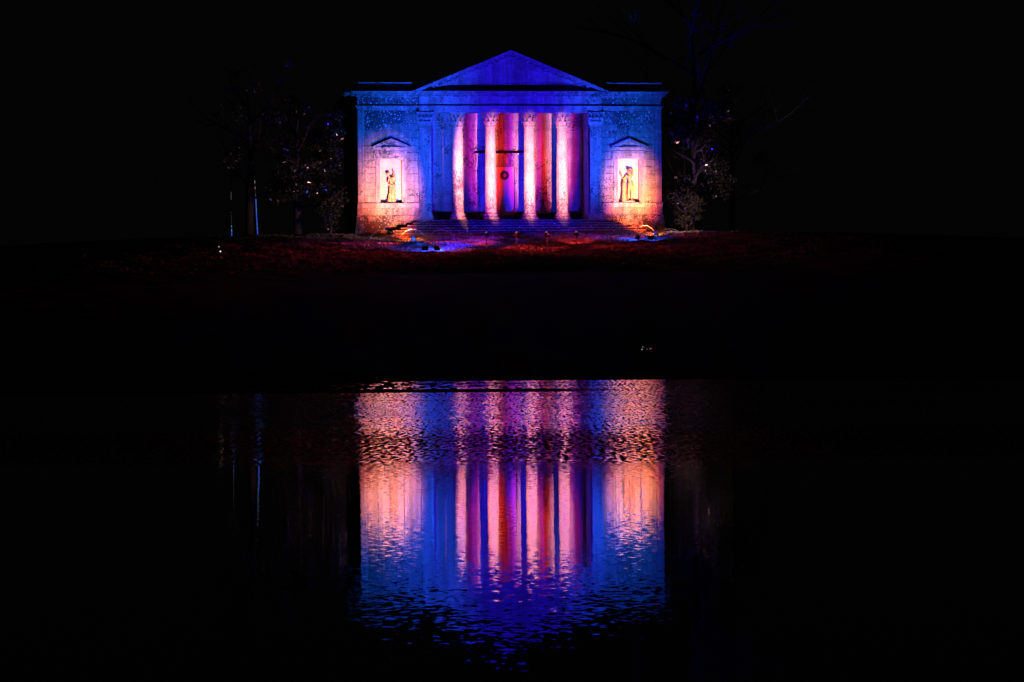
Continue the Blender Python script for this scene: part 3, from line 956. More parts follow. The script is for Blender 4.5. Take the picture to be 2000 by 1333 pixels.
# draped woman looking over her shoulder, lifting her robe
st1 = thing('statue', 'brown stone statue of a draped woman lifting her robe, in the left wall niche', 'statue', (-NX, STY, NZ))
pl = MB(); pl.box(-0.30, 0.27, -0.20, 0.20, 0.0, 0.075)
part('plinth', pl, M_NICHE, st1)
J = {
    'pelvis': (0.05, 0, 1.08, 0.155, 0.125), 'waist': (0.03, 0, 1.24, 0.118, 0.10), 'chest': (-0.01, 0.0, 1.44, 0.150, 0.115), 'collar': (-0.05, 0.0, 1.58, 0.10, 0.08),
    'neck': (-0.12, -0.01, 1.66, 0.052), 'skull': (-0.20, -0.02, 1.775, 0.088, 0.095), 'crown': (-0.215, -0.01, 1.86, 0.06),
    'shR': (0.10, 0.0, 1.56, 0.066), 'elR': (0.27, -0.02, 1.68, 0.050), 'haR': (0.155, -0.05, 1.88, 0.034),
    'shL': (-0.15, 0.0, 1.50, 0.062), 'elL': (-0.20, -0.06, 1.22, 0.047), 'haL': (0.0, -0.18, 1.12, 0.032),
    'hipR': (0.12, 0, 1.00, 0.118), 'knR': (0.16, -0.03, 0.60, 0.078), 'anR': (0.17, 0.02, 0.15, 0.045), 'toR': (0.17, -0.12, 0.105, 0.035),
    'hipL': (-0.03, 0, 1.00, 0.115), 'knL': (-0.07, -0.07, 0.60, 0.075), 'anL': (-0.17, 0.0, 0.15, 0.045), 'toL': (-0.21, -0.12, 0.105, 0.035),
}
Bn = [('pelvis', 'waist'), ('waist', 'chest'), ('chest', 'collar'), ('collar', 'neck'), ('neck', 'skull'), ('skull', 'crown'), ('collar', 'shR'), ('shR', 'elR'), ('elR', 'haR'),
      ('collar', 'shL'), ('shL', 'elL'), ('elL', 'haL'), ('pelvis', 'hipR'), ('hipR', 'knR'), ('knR', 'anR'), ('anR', 'toR'), ('pelvis', 'hipL'), ('hipL', 'knL'), ('knL', 'anL'), ('anL', 'toL')]
skinned('body', J, Bn, M_STATUE, st1, (0, 0, 0))
hm = MB(); hand(hm, (0.155, -0.05, 1.87), (-0.2, -0.1, 1), (1, 0, 0.2)); hand(hm, (-0.01, -0.18, 1.12), (1, -0.1, -0.1), (0, 0, 1))
part('hand', hm, M_STATUE, st1, 50)
fm = MB(); fm.tube([(-0.255, -0.075, 1.80), (-0.275, -0.10, 1.765), (-0.26, -0.09, 1.755)], [0.012, 0.018, 0.012], 6)
fm.tube([(-0.27, -0.075, 1.725), (-0.235, -0.10, 1.722)], [0.010, 0.010], 6)
part('face', fm, M_STATUE, st1, 50)
hr = MB(); hr.lathe([(0.0, -0.10), (0.085, -0.06), (0.112, 0.0), (0.10, 0.06), (0.05, 0.10), (0.0, 0.11)], 14, (-0.185, 0.02, 1.815)); hr.lathe([(0, -0.05), (0.05, -0.02), (0.055, 0.01), (0.0, 0.05)], 10, (-0.11, 0.07, 1.80))
part('hair', hr, M_STATUE, st1, 60)
dr = cloth_col([(0.03, 0.0, 0.08, 0.265, 0.20, 1.0), (0.02, 0, 0.22, 0.25, 0.19, 1.0), (0.05, 0, 0.45, 0.215, 0.17, 1.0), (0.08, 0, 0.70, 0.185, 0.16, 0.8), (0.08, 0, 0.95, 0.19, 0.165, 0.6), (0.06, 0, 1.12, 0.20, 0.16, 0.6), (0.05, 0.0, 1.19, 0.185, 0.14, 0.5)], 40, 11, 0.10)
# the lifted end of the robe, from the hip up to the raised hand and back
vs = []; fs = []
nx_, nz_ = 7, 10
path0 = [Vector((0.16, 0.10, 1.10)), Vector((0.05, 0.12, 1.50)), Vector((0.13, -0.01, 1.90))]
path1 = [Vector((0.24, 0.06, 1.12)), Vector((0.33, 0.05, 1.56)), Vector((0.20, -0.02, 1.88))]
def qb(p, t): return p[0] * (1 - t) ** 2 + p[1] * 2 * t * (1 - t) + p[2] * t * t
for i in range(nz_):
    t_ = i / (nz_ - 1)
    a_, b_ = qb(path0, t_), qb(path1, t_)
    for j in range(nx_):
        f_ = j / (nx_ - 1)
        vs.append(a_.lerp(b_, f_) + Vector((0, 0.03 * math.sin(f_ * 9 + t_ * 2), 0)))
for side_ in (0, 1):
    pass
o0 = len(vs)
vs += [v_ + Vector((0.0, 0.03, 0.0)) for v_ in vs]
for i in range(nz_ - 1):
    for j in range(nx_ - 1):
        a_ = i * nx_ + j
        fs.append((a_, a_ + 1, a_ + nx_ + 1, a_ + nx_)); fs.append((o0 + a_, o0 + a_ + nx_, o0 + a_ + nx_ + 1, o0 + a_ + 1))
for i in range(nz_ - 1):
    for j in (0, nx_ - 1):
        a_ = i * nx_ + j; fs.append((a_, a_ + nx_, o0 + a_ + nx_, o0 + a_))
dr.add(vs, fs)
part('robe', dr, M_STATUE, st1, 60)

# nude youth with an arm over his head, leaning on a stump
st2 = thing('statue', 'brown statue of a youth, arm over head, leaning on a stump in the right niche', 'statue', (NX, STY, NZ))
part('plinth', MB().box(-0.43, 0.37, -0.22, 0.22, 0.0, 0.12), M_NICHE, st2)
J = {
    'pelvis': (0.10, 0, 1.16, 0.125, 0.105), 'waist': (0.10, 0, 1.32, 0.115, 0.095), 'chest': (0.11, 0, 1.54, 0.160, 0.115), 'collar': (0.09, 0, 1.69, 0.10, 0.085),
    'neck': (0.07, -0.01, 1.775, 0.056), 'skull': (0.05, -0.03, 1.89, 0.088, 0.10), 'crown': (0.04, -0.02, 1.98, 0.06),
    'shR': (0.25, 0, 1.71, 0.066), 'elR': (0.30, 0, 2.00, 0.052), 'haR': (0.04, -0.02, 2.075, 0.036),
    'shL': (-0.07, 0, 1.665, 0.066), 'elL': (-0.20, -0.04, 1.39, 0.050), 'haL': (-0.36, -0.10, 1.50, 0.034),
    'hipR': (0.18, 0, 1.09, 0.108), 'knR': (0.20, -0.03, 0.64, 0.075), 'anR': (0.20, 0.02, 0.20, 0.045), 'toR': (0.24, -0.13, 0.155, 0.036),
    'hipL': (0.04, 0, 1.09, 0.108), 'knL': (0.00, -0.06, 0.64, 0.075), 'anL': (-0.04, 0.0, 0.20, 0.045), 'toL': (-0.07, -0.14, 0.155, 0.036),
}
skinned('body', J, Bn, M_STATUE, st2, (0, 0, 0))
hm = MB(); hand(hm, (0.05, -0.02, 2.075), (-1, -0.2, -0.1), (0, 1, 0)); hand(hm, (-0.34, -0.09, 1.49), (-0.7, -0.2, 0.8), (0, 1, 0.1))
part('hand', hm, M_STATUE, st2, 50)
fm = MB(); fm.tube([(0.03, -0.115, 1.915), (0.025, -0.14, 1.875), (0.03, -0.12, 1.865)], [0.012, 0.018, 0.012], 6); fm.tube([(0.005, -0.118, 1.835), (0.055, -0.118, 1.835)], 0.010, 6)
part('face', fm, M_STATUE, st2, 50)
hr = MB(); hr.lathe([(0.0, -0.08), (0.09, -0.05), (0.118, 0.0), (0.10, 0.06), (0.05, 0.09), (0.0, 0.10)], 14, (0.05, 0.0, 1.95))
for k in range(12):
    a = 2 * math.pi * k / 12; c = (0.05 + 0.105 * math.cos(a), -0.02 + 0.105 * math.sin(a), 1.945 + 0.015 * math.sin(3 * a))
    hr.lathe([(0, -0.035), (0.03, -0.015), (0.034, 0.01), (0, 0.035)], 7, c)
part('hair', hr, M_STATUE, st2, 60)
dr = cloth_col([(0.20, -0.02, 0.78, 0.13, 0.12, 1.2), (0.18, -0.01, 0.92, 0.155, 0.13, 1.0), (0.14, 0, 1.06, 0.18, 0.14, 0.8), (0.12, 0, 1.20, 0.165, 0.13, 0.6), (0.11, 0, 1.27, 0.145, 0.115, 0.6)], 36, 9, 0.11)
dr.tube([(0.28, -0.03, 1.2), (0.33, -0.02, 1.0), (0.335, 0.0, 0.82), (0.315, 0.02, 0.72)], [0.05, 0.065, 0.05, 0.02], 8)
part('loincloth', dr, M_STATUE, st2, 60)
sp = MB()
sp.tube([(-0.27, 0.02, 0.11), (-0.28, 0.02, 0.4), (-0.26, 0.02, 0.75), (-0.285, 0.02, 1.05), (-0.27, 0.01, 1.30), (-0.30, 0.0, 1.42)], [0.20, 0.155, 0.135, 0.145, 0.11, 0.05], 11)
for k, (z, a) in enumerate(((0.5, 0.6), (0.85, 2.6), (1.1, -0.8), (0.3, 3.4), (0.68, -1.4))):
    c = (-0.27 + 0.12 * math.cos(a), -0.02 - 0.11 * abs(math.sin(a)), z); sp.lathe([(0, -0.07), (0.06, -0.03), (0.065, 0.02), (0, 0.07)], 8, c)
part('stump', sp, M_STATUE, st2, 70)
cupm = MB().lathe([(0.03, 0.0), (0.04, 0.01), (0.018, 0.03), (0.02, 0.06), (0.055, 0.09), (0.065, 0.15), (0.055, 0.15)], 12, (-0.40, -0.11, 1.55))
part('cup', cupm, M_STATUE, st2, 50)

# ------------------------------------------------------------------ wreath on the door
wr = thing('wreath', 'dark round evergreen wreath hung by a ribbon on the door', 'wreath', (0.0, YB + 0.06, Zp(338.5)))
ring = MB(); ring.tube([(0.21 * math.cos(a), 0, 0.21 * math.sin(a)) for a in np.linspace(0, 2 * math.pi, 25)], 0.055, 8)
part('hoop', ring, M_WREATH, wr, 60)
nq = 900
th = rng.uniform(0, 2 * math.pi, nq); ph = rng.uniform(0, 2 * math.pi, nq)
R0 = 0.21
cx_ = (R0 + 0.055 * np.cos(ph)) * np.cos(th); cz_ = (R0 + 0.055 * np.cos(ph)) * np.sin(th); cy_ = 0.055 * np.sin(ph) - 0.01
dirv = np.stack([np.cos(ph) * np.cos(th), np.sin(ph), np.cos(ph) * np.sin(th)], 1) + rng.normal(0, 0.6, (nq, 3))
dirv[:, 1] = np.minimum(dirv[:, 1], 0.25)
dirv /= np.linalg.norm(dirv, axis=1)[:, None]
sd = np.cross(dirv, rng.normal(0, 1, (nq, 3))); sd /= np.linalg.norm(sd, axis=1)[:, None]
p0 = np.stack([cx_, cy_, cz_], 1); L = rng.uniform(0.05, 0.10, nq)[:, None]
vv = np.stack([p0 - sd * 0.008, p0 + sd * 0.008, p0 + dirv * L], 1).reshape(-1, 3)
link('needles', np_mesh('needles', vv, np.arange(nq * 3).reshape(-1, 3)), M_WREATH, wr)['kind'] = 'stuff'
rb = MB()
rb.box(-0.03, 0.03, -0.01, 0.03, 0.20, DZT - Zp(338.5) - 0.03)
part('ribbon', rb, M_RIBBON, wr)
bo = MB()
for s in (-1, 1):
    bo.tube([(0, -0.06, 0.0), (s * 0.05, -0.075, 0.035), (s * 0.09, -0.075, 0.0), (s * 0.05, -0.075, -0.03), (0, -0.06, 0.0)], 0.016, 6)
    bo.tube([(0, -0.065, 0), (s * 0.04, -0.07, -0.10)], [0.014, 0.02], 6)
part('bow', bo, M_RIBBON, wr, 60)

# ------------------------------------------------------------------ benches in the porch
def bench(x0, x1, label):
    L_ = x1 - x0
    t = thing('bench', label, 'bench', (x0, YB - 0.52, FLOOR + 0.001), 'dark wooden benches along the porch wall')
    for k in range(3):
        part('seat_plank', MB().block(0, L_, 0.02 + k * 0.135, 0.145 + k * 0.135, 0.44, 0.485, 0.006), M_WOOD, t)
    for x in (0.16, L_ - 0.16):
        lg = MB()
        for y in (0.05, 0.36): lg.box(x - 0.04, x + 0.04, y - 0.03, y + 0.03, 0, 0.40)
        lg.box(x - 0.035, x + 0.035, 0.021, 0.39, 0.40, 0.438)
        part('leg', lg, M_WOOD, t)
        d = 1 if x < L_ / 2 else -1
        part('brace', MB().tube([(x + d * 0.03, 0.2, 0.10), (x + d * 0.36, 0.2, 0.43)], 0.022, 6), M_WOOD, t)
    part('rail', MB().box(0.16, L_ - 0.16, 0.19, 0.22, 0.405, 0.437), M_WOOD, t)
    return t


def bx(px, Y=YB - 0.4): return at(px, 415, Y).x
bench(bx(852), bx(930), 'long dark bench against the porch wall left of the door')
bench(bx(1032), bx(1078), 'dark bench behind the third column, right of the door')
bench(bx(1085), bx(1132), 'dark bench behind the fourth column, at the porch right end')


# ------------------------------------------------------------------ lamps
def spot(name, loc, target, power, col, half_deg, blend, sx=1.0, rad=0.05):
    ld = bpy.data.lights.new(name, 'SPOT'); ld.energy = power; ld.color = col
    ld.spot_size = R(half_deg * 2); ld.spot_blend = blend; ld.shadow_soft_size = rad
    o = bpy.data.objects.new(name, ld); C.objects.link(o)
    o.location = loc
    o.rotation_euler = (Vector(target) - Vector(loc)).to_track_quat('-Z', 'Y').to_euler()
    o.scale = (sx, 1, 1)
    return o


def point(name, loc, power, col, rad=0.08):
    ld = bpy.data.lights.new(name, 'POINT'); ld.energy = power; ld.color = col; ld.shadow_soft_size = rad
    o = bpy.data.objects.new(name, ld); C.objects.link(o); o.location = loc
    return o


RED = (1.0, 0.02, 0.02)          # outer red of the column lamps
PINK = (1.0, 0.66, 0.32)         # and their pale core
BLUE_C = (0.0, 0.14, 1.0)
BLUE_D = (0.02, 0.006, 1.0)
AMBER = (1.0, 0.075, 0.01)
PEACH = (1.0, 0.62, 0.20)
P_RED, P_PINK, P_BLUE_C, P_BLUE_D, P_AMBER, P_PEACH = 25000, 17000, 17500, 19500, 12500, 7000

# four uplights on spikes, one for each column
SX = [-2.68, -0.90, 0.87, 2.64]
SPY = -10.0
lab = ['leftmost of the four black spike uplights on the lawn', 'second spike uplight from the left, below the door', 'third spike uplight from the left, before the right-hand steps', 'rightmost of the four black spike uplights on the lawn']
for k, x in enumerate(SX):
    gz = float(ground_z(x, SPY))
    t = thing('spike_uplight', lab[k], 'uplight', (x, SPY, gz), 'spike uplights aimed at the columns')
    hz = Zp(456) * 0 + 6.60 - gz
    tgt = Vector((COLX[k] + (0.18, 0.10, 0.0, 0.0)[k], YC, 10.4 if k == 0 else 10.75)); d = (tgt - Vector((x, SPY, 6.60))).normalized()
    part('stake', MB().tube([(0, 0, -0.15), (0, 0, 0.0), (0, 0, hz - 0.16)], [0.012, 0.045, 0.035], 8), M_BLACK, t, 50)
    part('yoke', MB().box(-0.13, 0.13, -0.02, 0.02, hz - 0.17, hz - 0.14).box(-0.135, -0.115, -0.02, 0.02, hz - 0.16, hz + 0.02).box(0.115, 0.135, -0.02, 0.02, hz - 0.16, hz + 0.02), M_BLACK, t)
    c = Vector((0, 0, hz))
    hd = MB().tube([c - d * 0.17, c - d * 0.13, c - d * 0.05, c + d * 0.12], [0.05, 0.085, 0.108, 0.112], 14)
    for q_ in range(4): hd.tube([c - d * (0.12 - q_ * 0.03), c - d * (0.108 - q_ * 0.03)], 0.118, 14)
    part('lamp_head', hd, M_BLACK, t, 40)
    part('lens', MB().tube([c + d * 0.121, c + d * 0.126], 0.10, 16), M_LENS_R, t)
    part('bright_dot', MB().box(-0.055, -0.015, -0.13, -0.118, hz + 0.06, hz + 0.10).box(0.03, 0.05, -0.13, -0.118, hz + 0.05, hz + 0.07), M_DOT, t)  # glowing boxes added for the bright dots of lamp light on the head
    lp = Vector((x, SPY, 6.60)) + d * 0.20
    spot('uplight_beam', lp, tgt, P_RED, RED, 18.5, 1.0, (0.17, 0.34, 0.34, 0.31)[k], 0.03)
    spot('uplight_core', lp, tgt, P_PINK, PINK, 18.5, 0.9, (0.16, 0.18, 0.20, 0.21)[k], 0.03)

# pairs of blue floods
floods = [(828, 489, -11.6), (852, 489, -11.6), (1243, 474, -8.3), (1270, 475, -8.3)]
flab = ['left-hand flood of the pair glowing on blue grass at lower left', 'right-hand flood of the pair glowing on blue grass at lower left', 'left-hand flood of the pair on the right, before the step ends', 'flood beside the round lamp with amber grass at right']
for k, (px, py, Y) in enumerate(floods):
    p = at(px, py, Y); x = p.x
    gz = float(ground_z(x, Y))
    t = thing('floodlight', flab[k], 'floodlight', (x, Y, gz), 'blue floodlights in pairs on the grass')
    sgn = -1 if x < 0 else 1
    wing = (k in (0, 3))
    tgt = Vector((sgn * 6.5, 0, 13.2)) if wing else Vector((-sgn * 0.8, 0, 14.6))
    c = Vector((0, 0, 0.23)); d = (tgt - (Vector((x, Y, gz)) + c)).normalized()
    sd_ = d.cross(Vector((0, 0, 1))).normalized(); up_ = sd_.cross(d)
    def obox(mb, cc, hs, hd_, hu):
        vs = [cc + sd_ * (a * hs) + d * (b_ * hd_) + up_ * (e * hu) for a in (-1, 1) for b_ in (-1, 1) for e in (-1, 1)]
        mb.add(vs, [(0, 1, 3, 2), (4, 6, 7, 5), (0, 4, 5, 1), (2, 3, 7, 6), (0, 2, 6, 4), (1, 5, 7, 3)])
    hb = MB(); obox(hb, c, 0.17, 0.05, 0.125)
    for q_ in range(6): obox(hb, c - d * 0.07 + sd_ * (-0.125 + q_ * 0.05), 0.008, 0.022, 0.11)
    part('housing', hb, M_BLACK, t)
    ln = MB(); obox(ln, c + d * 0.053, 0.15, 0.002, 0.105); part('lens', ln, M_LENS_B, t)
    br = MB(); br.box(-0.19, 0.19, -0.05, 0.05, 0.0, 0.022)
    for s in (-1, 1): br.box(*sorted((s * 0.178, s * 0.196)), -0.02, 0.02, 0.022, 0.24)
    part('bracket', br, M_GREYM, t)
    lp = Vector((x, Y, gz)) + c + d * 0.09
    kk = 0.62 if Y > -9 else 1.0
    spot('flood_spill', lp, lp + Vector((0.1 * sgn if wing else -0.45 * sgn, 1.0, -0.06)), 800 * kk, (0.02, 0.07, 1.0), 62, 1.0, 1.0, 0.06)
    spot('flood_beam', lp, tgt, (P_BLUE_C if wing else P_BLUE_D) * kk, BLUE_C if wing else BLUE_D, 31 if wing else 40, 1.0 if wing else 0.85, 0.6 if wing else 1.0, 0.06)

# amber par lamps before the niches
for k, (px, py, Y) in enumerate(((805, 467.5, -6.4), (1278, 463.5, -5.6))):
    p = at(px, py, Y)
    x = p.x; gz = float(ground_z(x, Y)); hz = 0.19
    s = -1 if k == 0 else 1
    t = thing('par_lamp', ['round lamp lighting amber grass, before the left niche', 'round lamp lighting amber grass, before the right niche'][k], 'lamp', (x, Y, gz), 'round amber lamps before the niches')
    tgt = Vector((s * (NX + 0.2), 0.2, 9.1)); c = Vector((0, 0, hz)); d = (tgt - (Vector((x, Y, gz)) + c)).normalized()
    part('lamp_head', MB().tube([c - d * 0.14, c - d * 0.12, c - d * 0.06, c + d * 0.13], [0.05, 0.10, 0.128, 0.13], 18), M_GREYM, t, 40)
    part('lens', MB().tube([c + d * 0.131, c + d * 0.136], 0.12, 18), M_LENS_A, t)
    part('yoke', MB().box(-0.15, 0.15, -0.03, 0.03, 0.0, 0.02).box(-0.155, -0.135, -0.02, 0.02, 0.02, hz).box(0.135, 0.155, -0.02, 0.02, 0.02, hz), M_BLACK, t)
    lp = Vector((x, Y, gz)) + c + d * 0.18
    spot('par_beam', lp, tgt, P_AMBER, AMBER, 27, 1.0, 0.74, 0.11)
    spot('par_core', lp, tgt + Vector((-s * 0.1, 0, 0.5)), P_PEACH, PEACH, 23, 1.0, 0.78, 0.11)
    # spots added at the lamp for its stray light over the grass
    g0 = lp + Vector((0, 0.0, 0.30))
    spot('par_fill', g0, g0 + Vector((0, 1.0, -0.75)), 420, (1.0, 0.20, 0.02), 60, 1.0, 1.0, 0.08)
    for e, pw in ((s, 1700 if k == 0 else 250), (-s, 900)):
        sp0 = lp + Vector((e * 0.16, -0.05, 0.24))
        spot('par_fill', sp0, sp0 + Vector((e, -0.46, 0.0)), pw * 0.95, (1.0, 0.05, 0.05), 48, 1.0, 1.0, 0.08)
    sp1 = lp + Vector((s * 0.12, 0.05, 0.3))  # extra spot added to brighten the bushes and trees beside the wing
    spot('par_fill', sp1, sp1 + Vector((s * 0.85, 0.85, 0.42)), 1300 if k == 0 else 1900, (1.0, 0.45, 0.42), 33, 1.0, 1.0, 0.08)
# red spots added at the outer uplights to light the lawn
for x, e, pw in ((-2.7, -1, 1500), (2.66, -1, 900), (-2.7, 1, 900), (2.66, 1, 500)):
    spot('uplight_fill', (x + e * 0.16, SPY - 0.05, 6.72), (x + e * 4.0, SPY - 1.9, 5.75), pw * 0.9, (1.0, 0.03, 0.04), 46, 1.0, 1.0, 0.06)
for x in (-2.7, 2.66):
    spot('uplight_fill', (x, SPY + 0.25, 6.75), (x * 1.3, -4.0, 4.9), 800, (1.0, 0.03, 0.04), 36, 1.0, 1.0, 0.06)

# ------------------------------------------------------------------ hoops edging the grass
def hoop(pxa, pya, pxb, pyb, apex, Y, label):
    a, b_ = at(pxa, pya, Y), at(pxb, pyb, Y)
    t = thing('edging_hoop', label, 'hoop', ((a.x + b_.x) / 2, Y, 0), 'low bent hoops edging the grass')
    hw = (b_.x - a.x) / 2
    za = float(ground_z(a.x, Y)) - 0.05; zb_ = float(ground_z(b_.x, Y)) - 0.05
    top_ = at((pxa + pxb) / 2, apex, Y).z
    pts = []
    for q_ in range(17):
        f_ = q_ / 16; z0 = za + (zb_ - za) * f_
        pts.append((-hw + 2 * hw * f_, 0, z0 + (top_ - z0) * (1 - abs(2 * f_ - 1) ** 2.2)))
    part('bow', MB().tube(pts, 0.015, 6), M_HOOP, t, 60)
    for e, z in ((-hw, za), (hw, zb_)): part('peg', MB().tube([(e, 0.03, z - 0.1), (e, 0.03, z + 0.14)], 0.02, 6), M_HOOP, t)
    return t


hoop(717, 464, 774, 460, 449.5, -4.2, 'dim blue leftmost hoop at the foot of the left wall')
hoop(776, 460, 831, 459, 448, -4.2, 'bright orange hoop at the left end of the steps')
hoop(833, 459, 886, 459, 449, -4.2, 'hardly lit hoop before the left half of the steps')
hoop(1236, 458, 1279, 458, 441, -3.6, 'bright amber hoop at the right end of the steps')
hoop(1281, 458, 1330, 460, 447.5, -3.6, 'dim outer hoop below the right wall corner')

# ------------------------------------------------------------------ grass
NB = 150000
gu = 144 + 25 * rng.random(NB) ** 0.8
gv = rng.normal(-1.0, 9.0, NB)
gx = CAM.x + gu * FWD.x + gv * RIGHT.x; gy = CAM.y + gu * FWD.y + gv * RIGHT.y
# tufts: pull blades towards random clump centres
keep = ~((gy > -2.4) & (np.abs(gx) < 9.7))
clump = 0.5 + 0.5 * np.sin(gx * 2.3 + 1.7 * np.sin(gy * 1.3)) * np.sin(gy * 2.1 + gx * 0.6)
keep &= rng.random(NB) < (0.35 + 0.65 * clump)
gx, gy, clump = gx[keep], gy[keep], clump[keep]
nb = len(gx)
gz_ = ground_z(gx, gy) - 0.01
hh = (0.04 + 0.07 * clump) * rng.uniform(0.5, 1.3, nb)
ang_ = rng.uniform(0, math.pi, nb)
wd = 0.03 * rng.uniform(0.7, 1.6, nb)
b0 = np.stack([gx - wd * np.cos(ang_), gy - wd * np.sin(ang_), gz_], 1)
b1 = np.stack([gx + wd * np.cos(ang_), gy + wd * np.sin(ang_), gz_], 1)
b2 = np.stack([gx + rng.normal(0, 0.035, nb), gy + rng.normal(0, 0.035, nb), gz_ + hh], 1)
tag(link('grass', np_mesh('grass', np.stack([b0, b1, b2], 1).reshape(-1, 3), np.arange(nb * 3).reshape(-1, 3)), M_GRASS), 'rough tufted lawn grass before the temple, lit red, blue and amber', kind='stuff')


# ------------------------------------------------------------------ trees
def leaves_mesh(name, centres, radii, per, size):
    out = []
    for c, r, k in zip(centres, radii, per):
        d = rng.normal(0, 1, (k, 3)); d /= np.linalg.norm(d, axis=1)[:, None]
        rr = rng.random(k) ** 0.45
        p = np.asarray(c) + d * rr[:, None] * np.asarray(r)
        out.append(p)
    p = np.concatenate(out); k = len(p)
    a = rng.normal(0, 1, (k, 3)); a /= np.linalg.norm(a, axis=1)[:, None]
    b_ = np.cross(a, rng.normal(0, 1, (k, 3))); b_ /= np.linalg.norm(b_, axis=1)[:, None]
    s = size * rng.uniform(0.6, 1.3, k)[:, None]
    nrm_ = np.cross(a, b_)
    q0 = p - a * s; q1 = p + b_ * s * 0.45 + nrm_ * s * 0.08; q2 = p + a * s; q3 = p - b_ * s * 0.45 + nrm_ * s * 0.08
    return np_mesh(name, np.stack([q0, q1, q2, q3], 1).reshape(-1, 3), np.arange(k * 4).reshape(-1, 4))


def branchy(mb, p, d, L, r, depth, spread=0.55, twigs=None):
    pts = [Vector(p)]; dd = Vector(d).normalized(); rr = [r]
    k = 4
    for i in range(k):
        dd = (dd + Vector((random.gauss(0, 0.13), random.gauss(0, 0.13), random.gauss(0.03, 0.08)))).normalized()
        pts.append(pts[-1] + dd * (L / k)); rr.append(r * (1 - 0.55 * (i + 1) / k))
    mb.tube(pts, rr, 5 if depth < 2 else 7)
    if twigs is not None and depth <= 1: twigs.append(tuple(pts[-1]))
    if depth <= 0: return
    for i in range(3 if depth > 1 else 2):
        q_ = pts[2 + (i % 3)]
        nd = (dd + Vector((random.gauss(0, spread), random.gauss(0, spread), random.gauss(0.12, spread * 0.6)))).normalized()
        branchy(mb, q_, nd, L * random.uniform(0.55, 0.75), r * 0.5, depth - 1, spread, twigs)


def tree(name, label, x, y, h, trunk_r, clumps, per, size, mat, depth=3, group=None, crown_from=0.25):
    gz = float(ground_z(x, y)) - 0.05
    t = thing(name, label, 'tree', (x, y, gz), group)
    tw = []
    mb = MB()
    pts = [Vector((0, 0, -0.3))]
    for k in range(6):
        pts.append(Vector((random.gauss(0, 0.08) * k * 0.5, random.gauss(0, 0.08) * k * 0.5, h * 0.8 * (k + 1) / 6)))
    mb.tube(pts, [trunk_r * (1.25 - 0.17 * k) for k in range(7)], 9)
    part('trunk', mb, M_BARK, t, 60)
    lm = MB()
    for k in range(7):
        f_ = crown_from + (0.95 - crown_from) * k / 7
        p = pts[0].lerp(pts[-1], f_)
        a = k * 2.4
        branchy(lm, p, (math.cos(a), math.sin(a), 0.55), h * 0.24, trunk_r * 0.42, depth - 1, 0.5, tw)
    part('limbs', lm, M_BARK, t, 60)
    if clumps:
        cs = [c for c, r in clumps]; rs = [r for c, r in clumps]
        link('crown', leaves_mesh('crown', cs, rs, [int(per * (r[0] * r[2]) ** 0.8 * 1.0) + 40 for r in rs], size), mat, t)
    return t


def clumps_in(n_, xr, yr, zr, rad):
    out = []
    for k in range(n_):
        r = random.uniform(*rad)
        out.append(((random.uniform(*xr), random.uniform(*yr), random.uniform(*zr)), (r, r * random.uniform(0.7, 1.1), r * random.uniform(0.5, 0.85))))
    return out


# left of the temple
tree('evergreen_tree', 'dark evergreen tree with sparse glinting leaves left of the temple', -13.3, 0.8, 9.0, 0.22,
     clumps_in(48, (-1.5, 2.5), (-1.6, 1.6), (1.5, 8.6), (0.4, 0.95)), 420, 0.105, M_LEAF)
tree('spreading_tree', 'tall dim tree with bluish outer twigs, far left behind the evergreen', -16.2, 3.0, 12.0, 0.24,
     clumps_in(16, (-2.0, 2.6), (-2, 1.5), (4, 11.5), (0.4, 0.9)), 200, 0.085, M_LEAF2)
tree('holly_bush', 'low glossy bush with white glints at the left corner of the temple', -11.3, -0.9, 2.4, 0.07,
     clumps_in(14, (-0.7, 0.5), (-0.5, 0.5), (0.3, 1.9), (0.25, 0.45)), 620, 0.06, M_LEAF, 2)
# right of the temple
tree('laurel_tree', 'leafy tree with red and white glints against the right corner of the temple', 11.9, 1.0, 8.6, 0.2,
     clumps_in(48, (-1.5, 2.0), (-1.8, 1.4), (2.0, 8.4), (0.4, 0.9)), 420, 0.105, M_LEAF)
tree('laurel_bush', 'round glossy bush with pink glints beside the right corner plinth', 11.0, -0.8, 2.6, 0.07,
     clumps_in(16, (-0.7, 1.0), (-0.5, 0.5), (0.3, 2.5), (0.3, 0.55)), 700, 0.06, M_LEAF, 2)
tree('bare_tree', 'tall bare tree with faint blue branches rising above the right wing', 12.4, 3.6, 19.0, 0.3,
     clumps_in(12, (-1.0, 2.2), (-2, 1.5), (11, 17), (0.3, 0.7)), 120, 0.085, M_LEAF2, 4, None, 0.3)
tree('spreading_tree', 'dim reddish tree furthest right of the temple, thin upright trunk', 15.6, 7.5, 12.0, 0.16,
     clumps_in(16, (-1.8, 2.0), (-2, 1.5), (3, 10), (0.4, 0.9)), 200, 0.085, M_LEAF2)

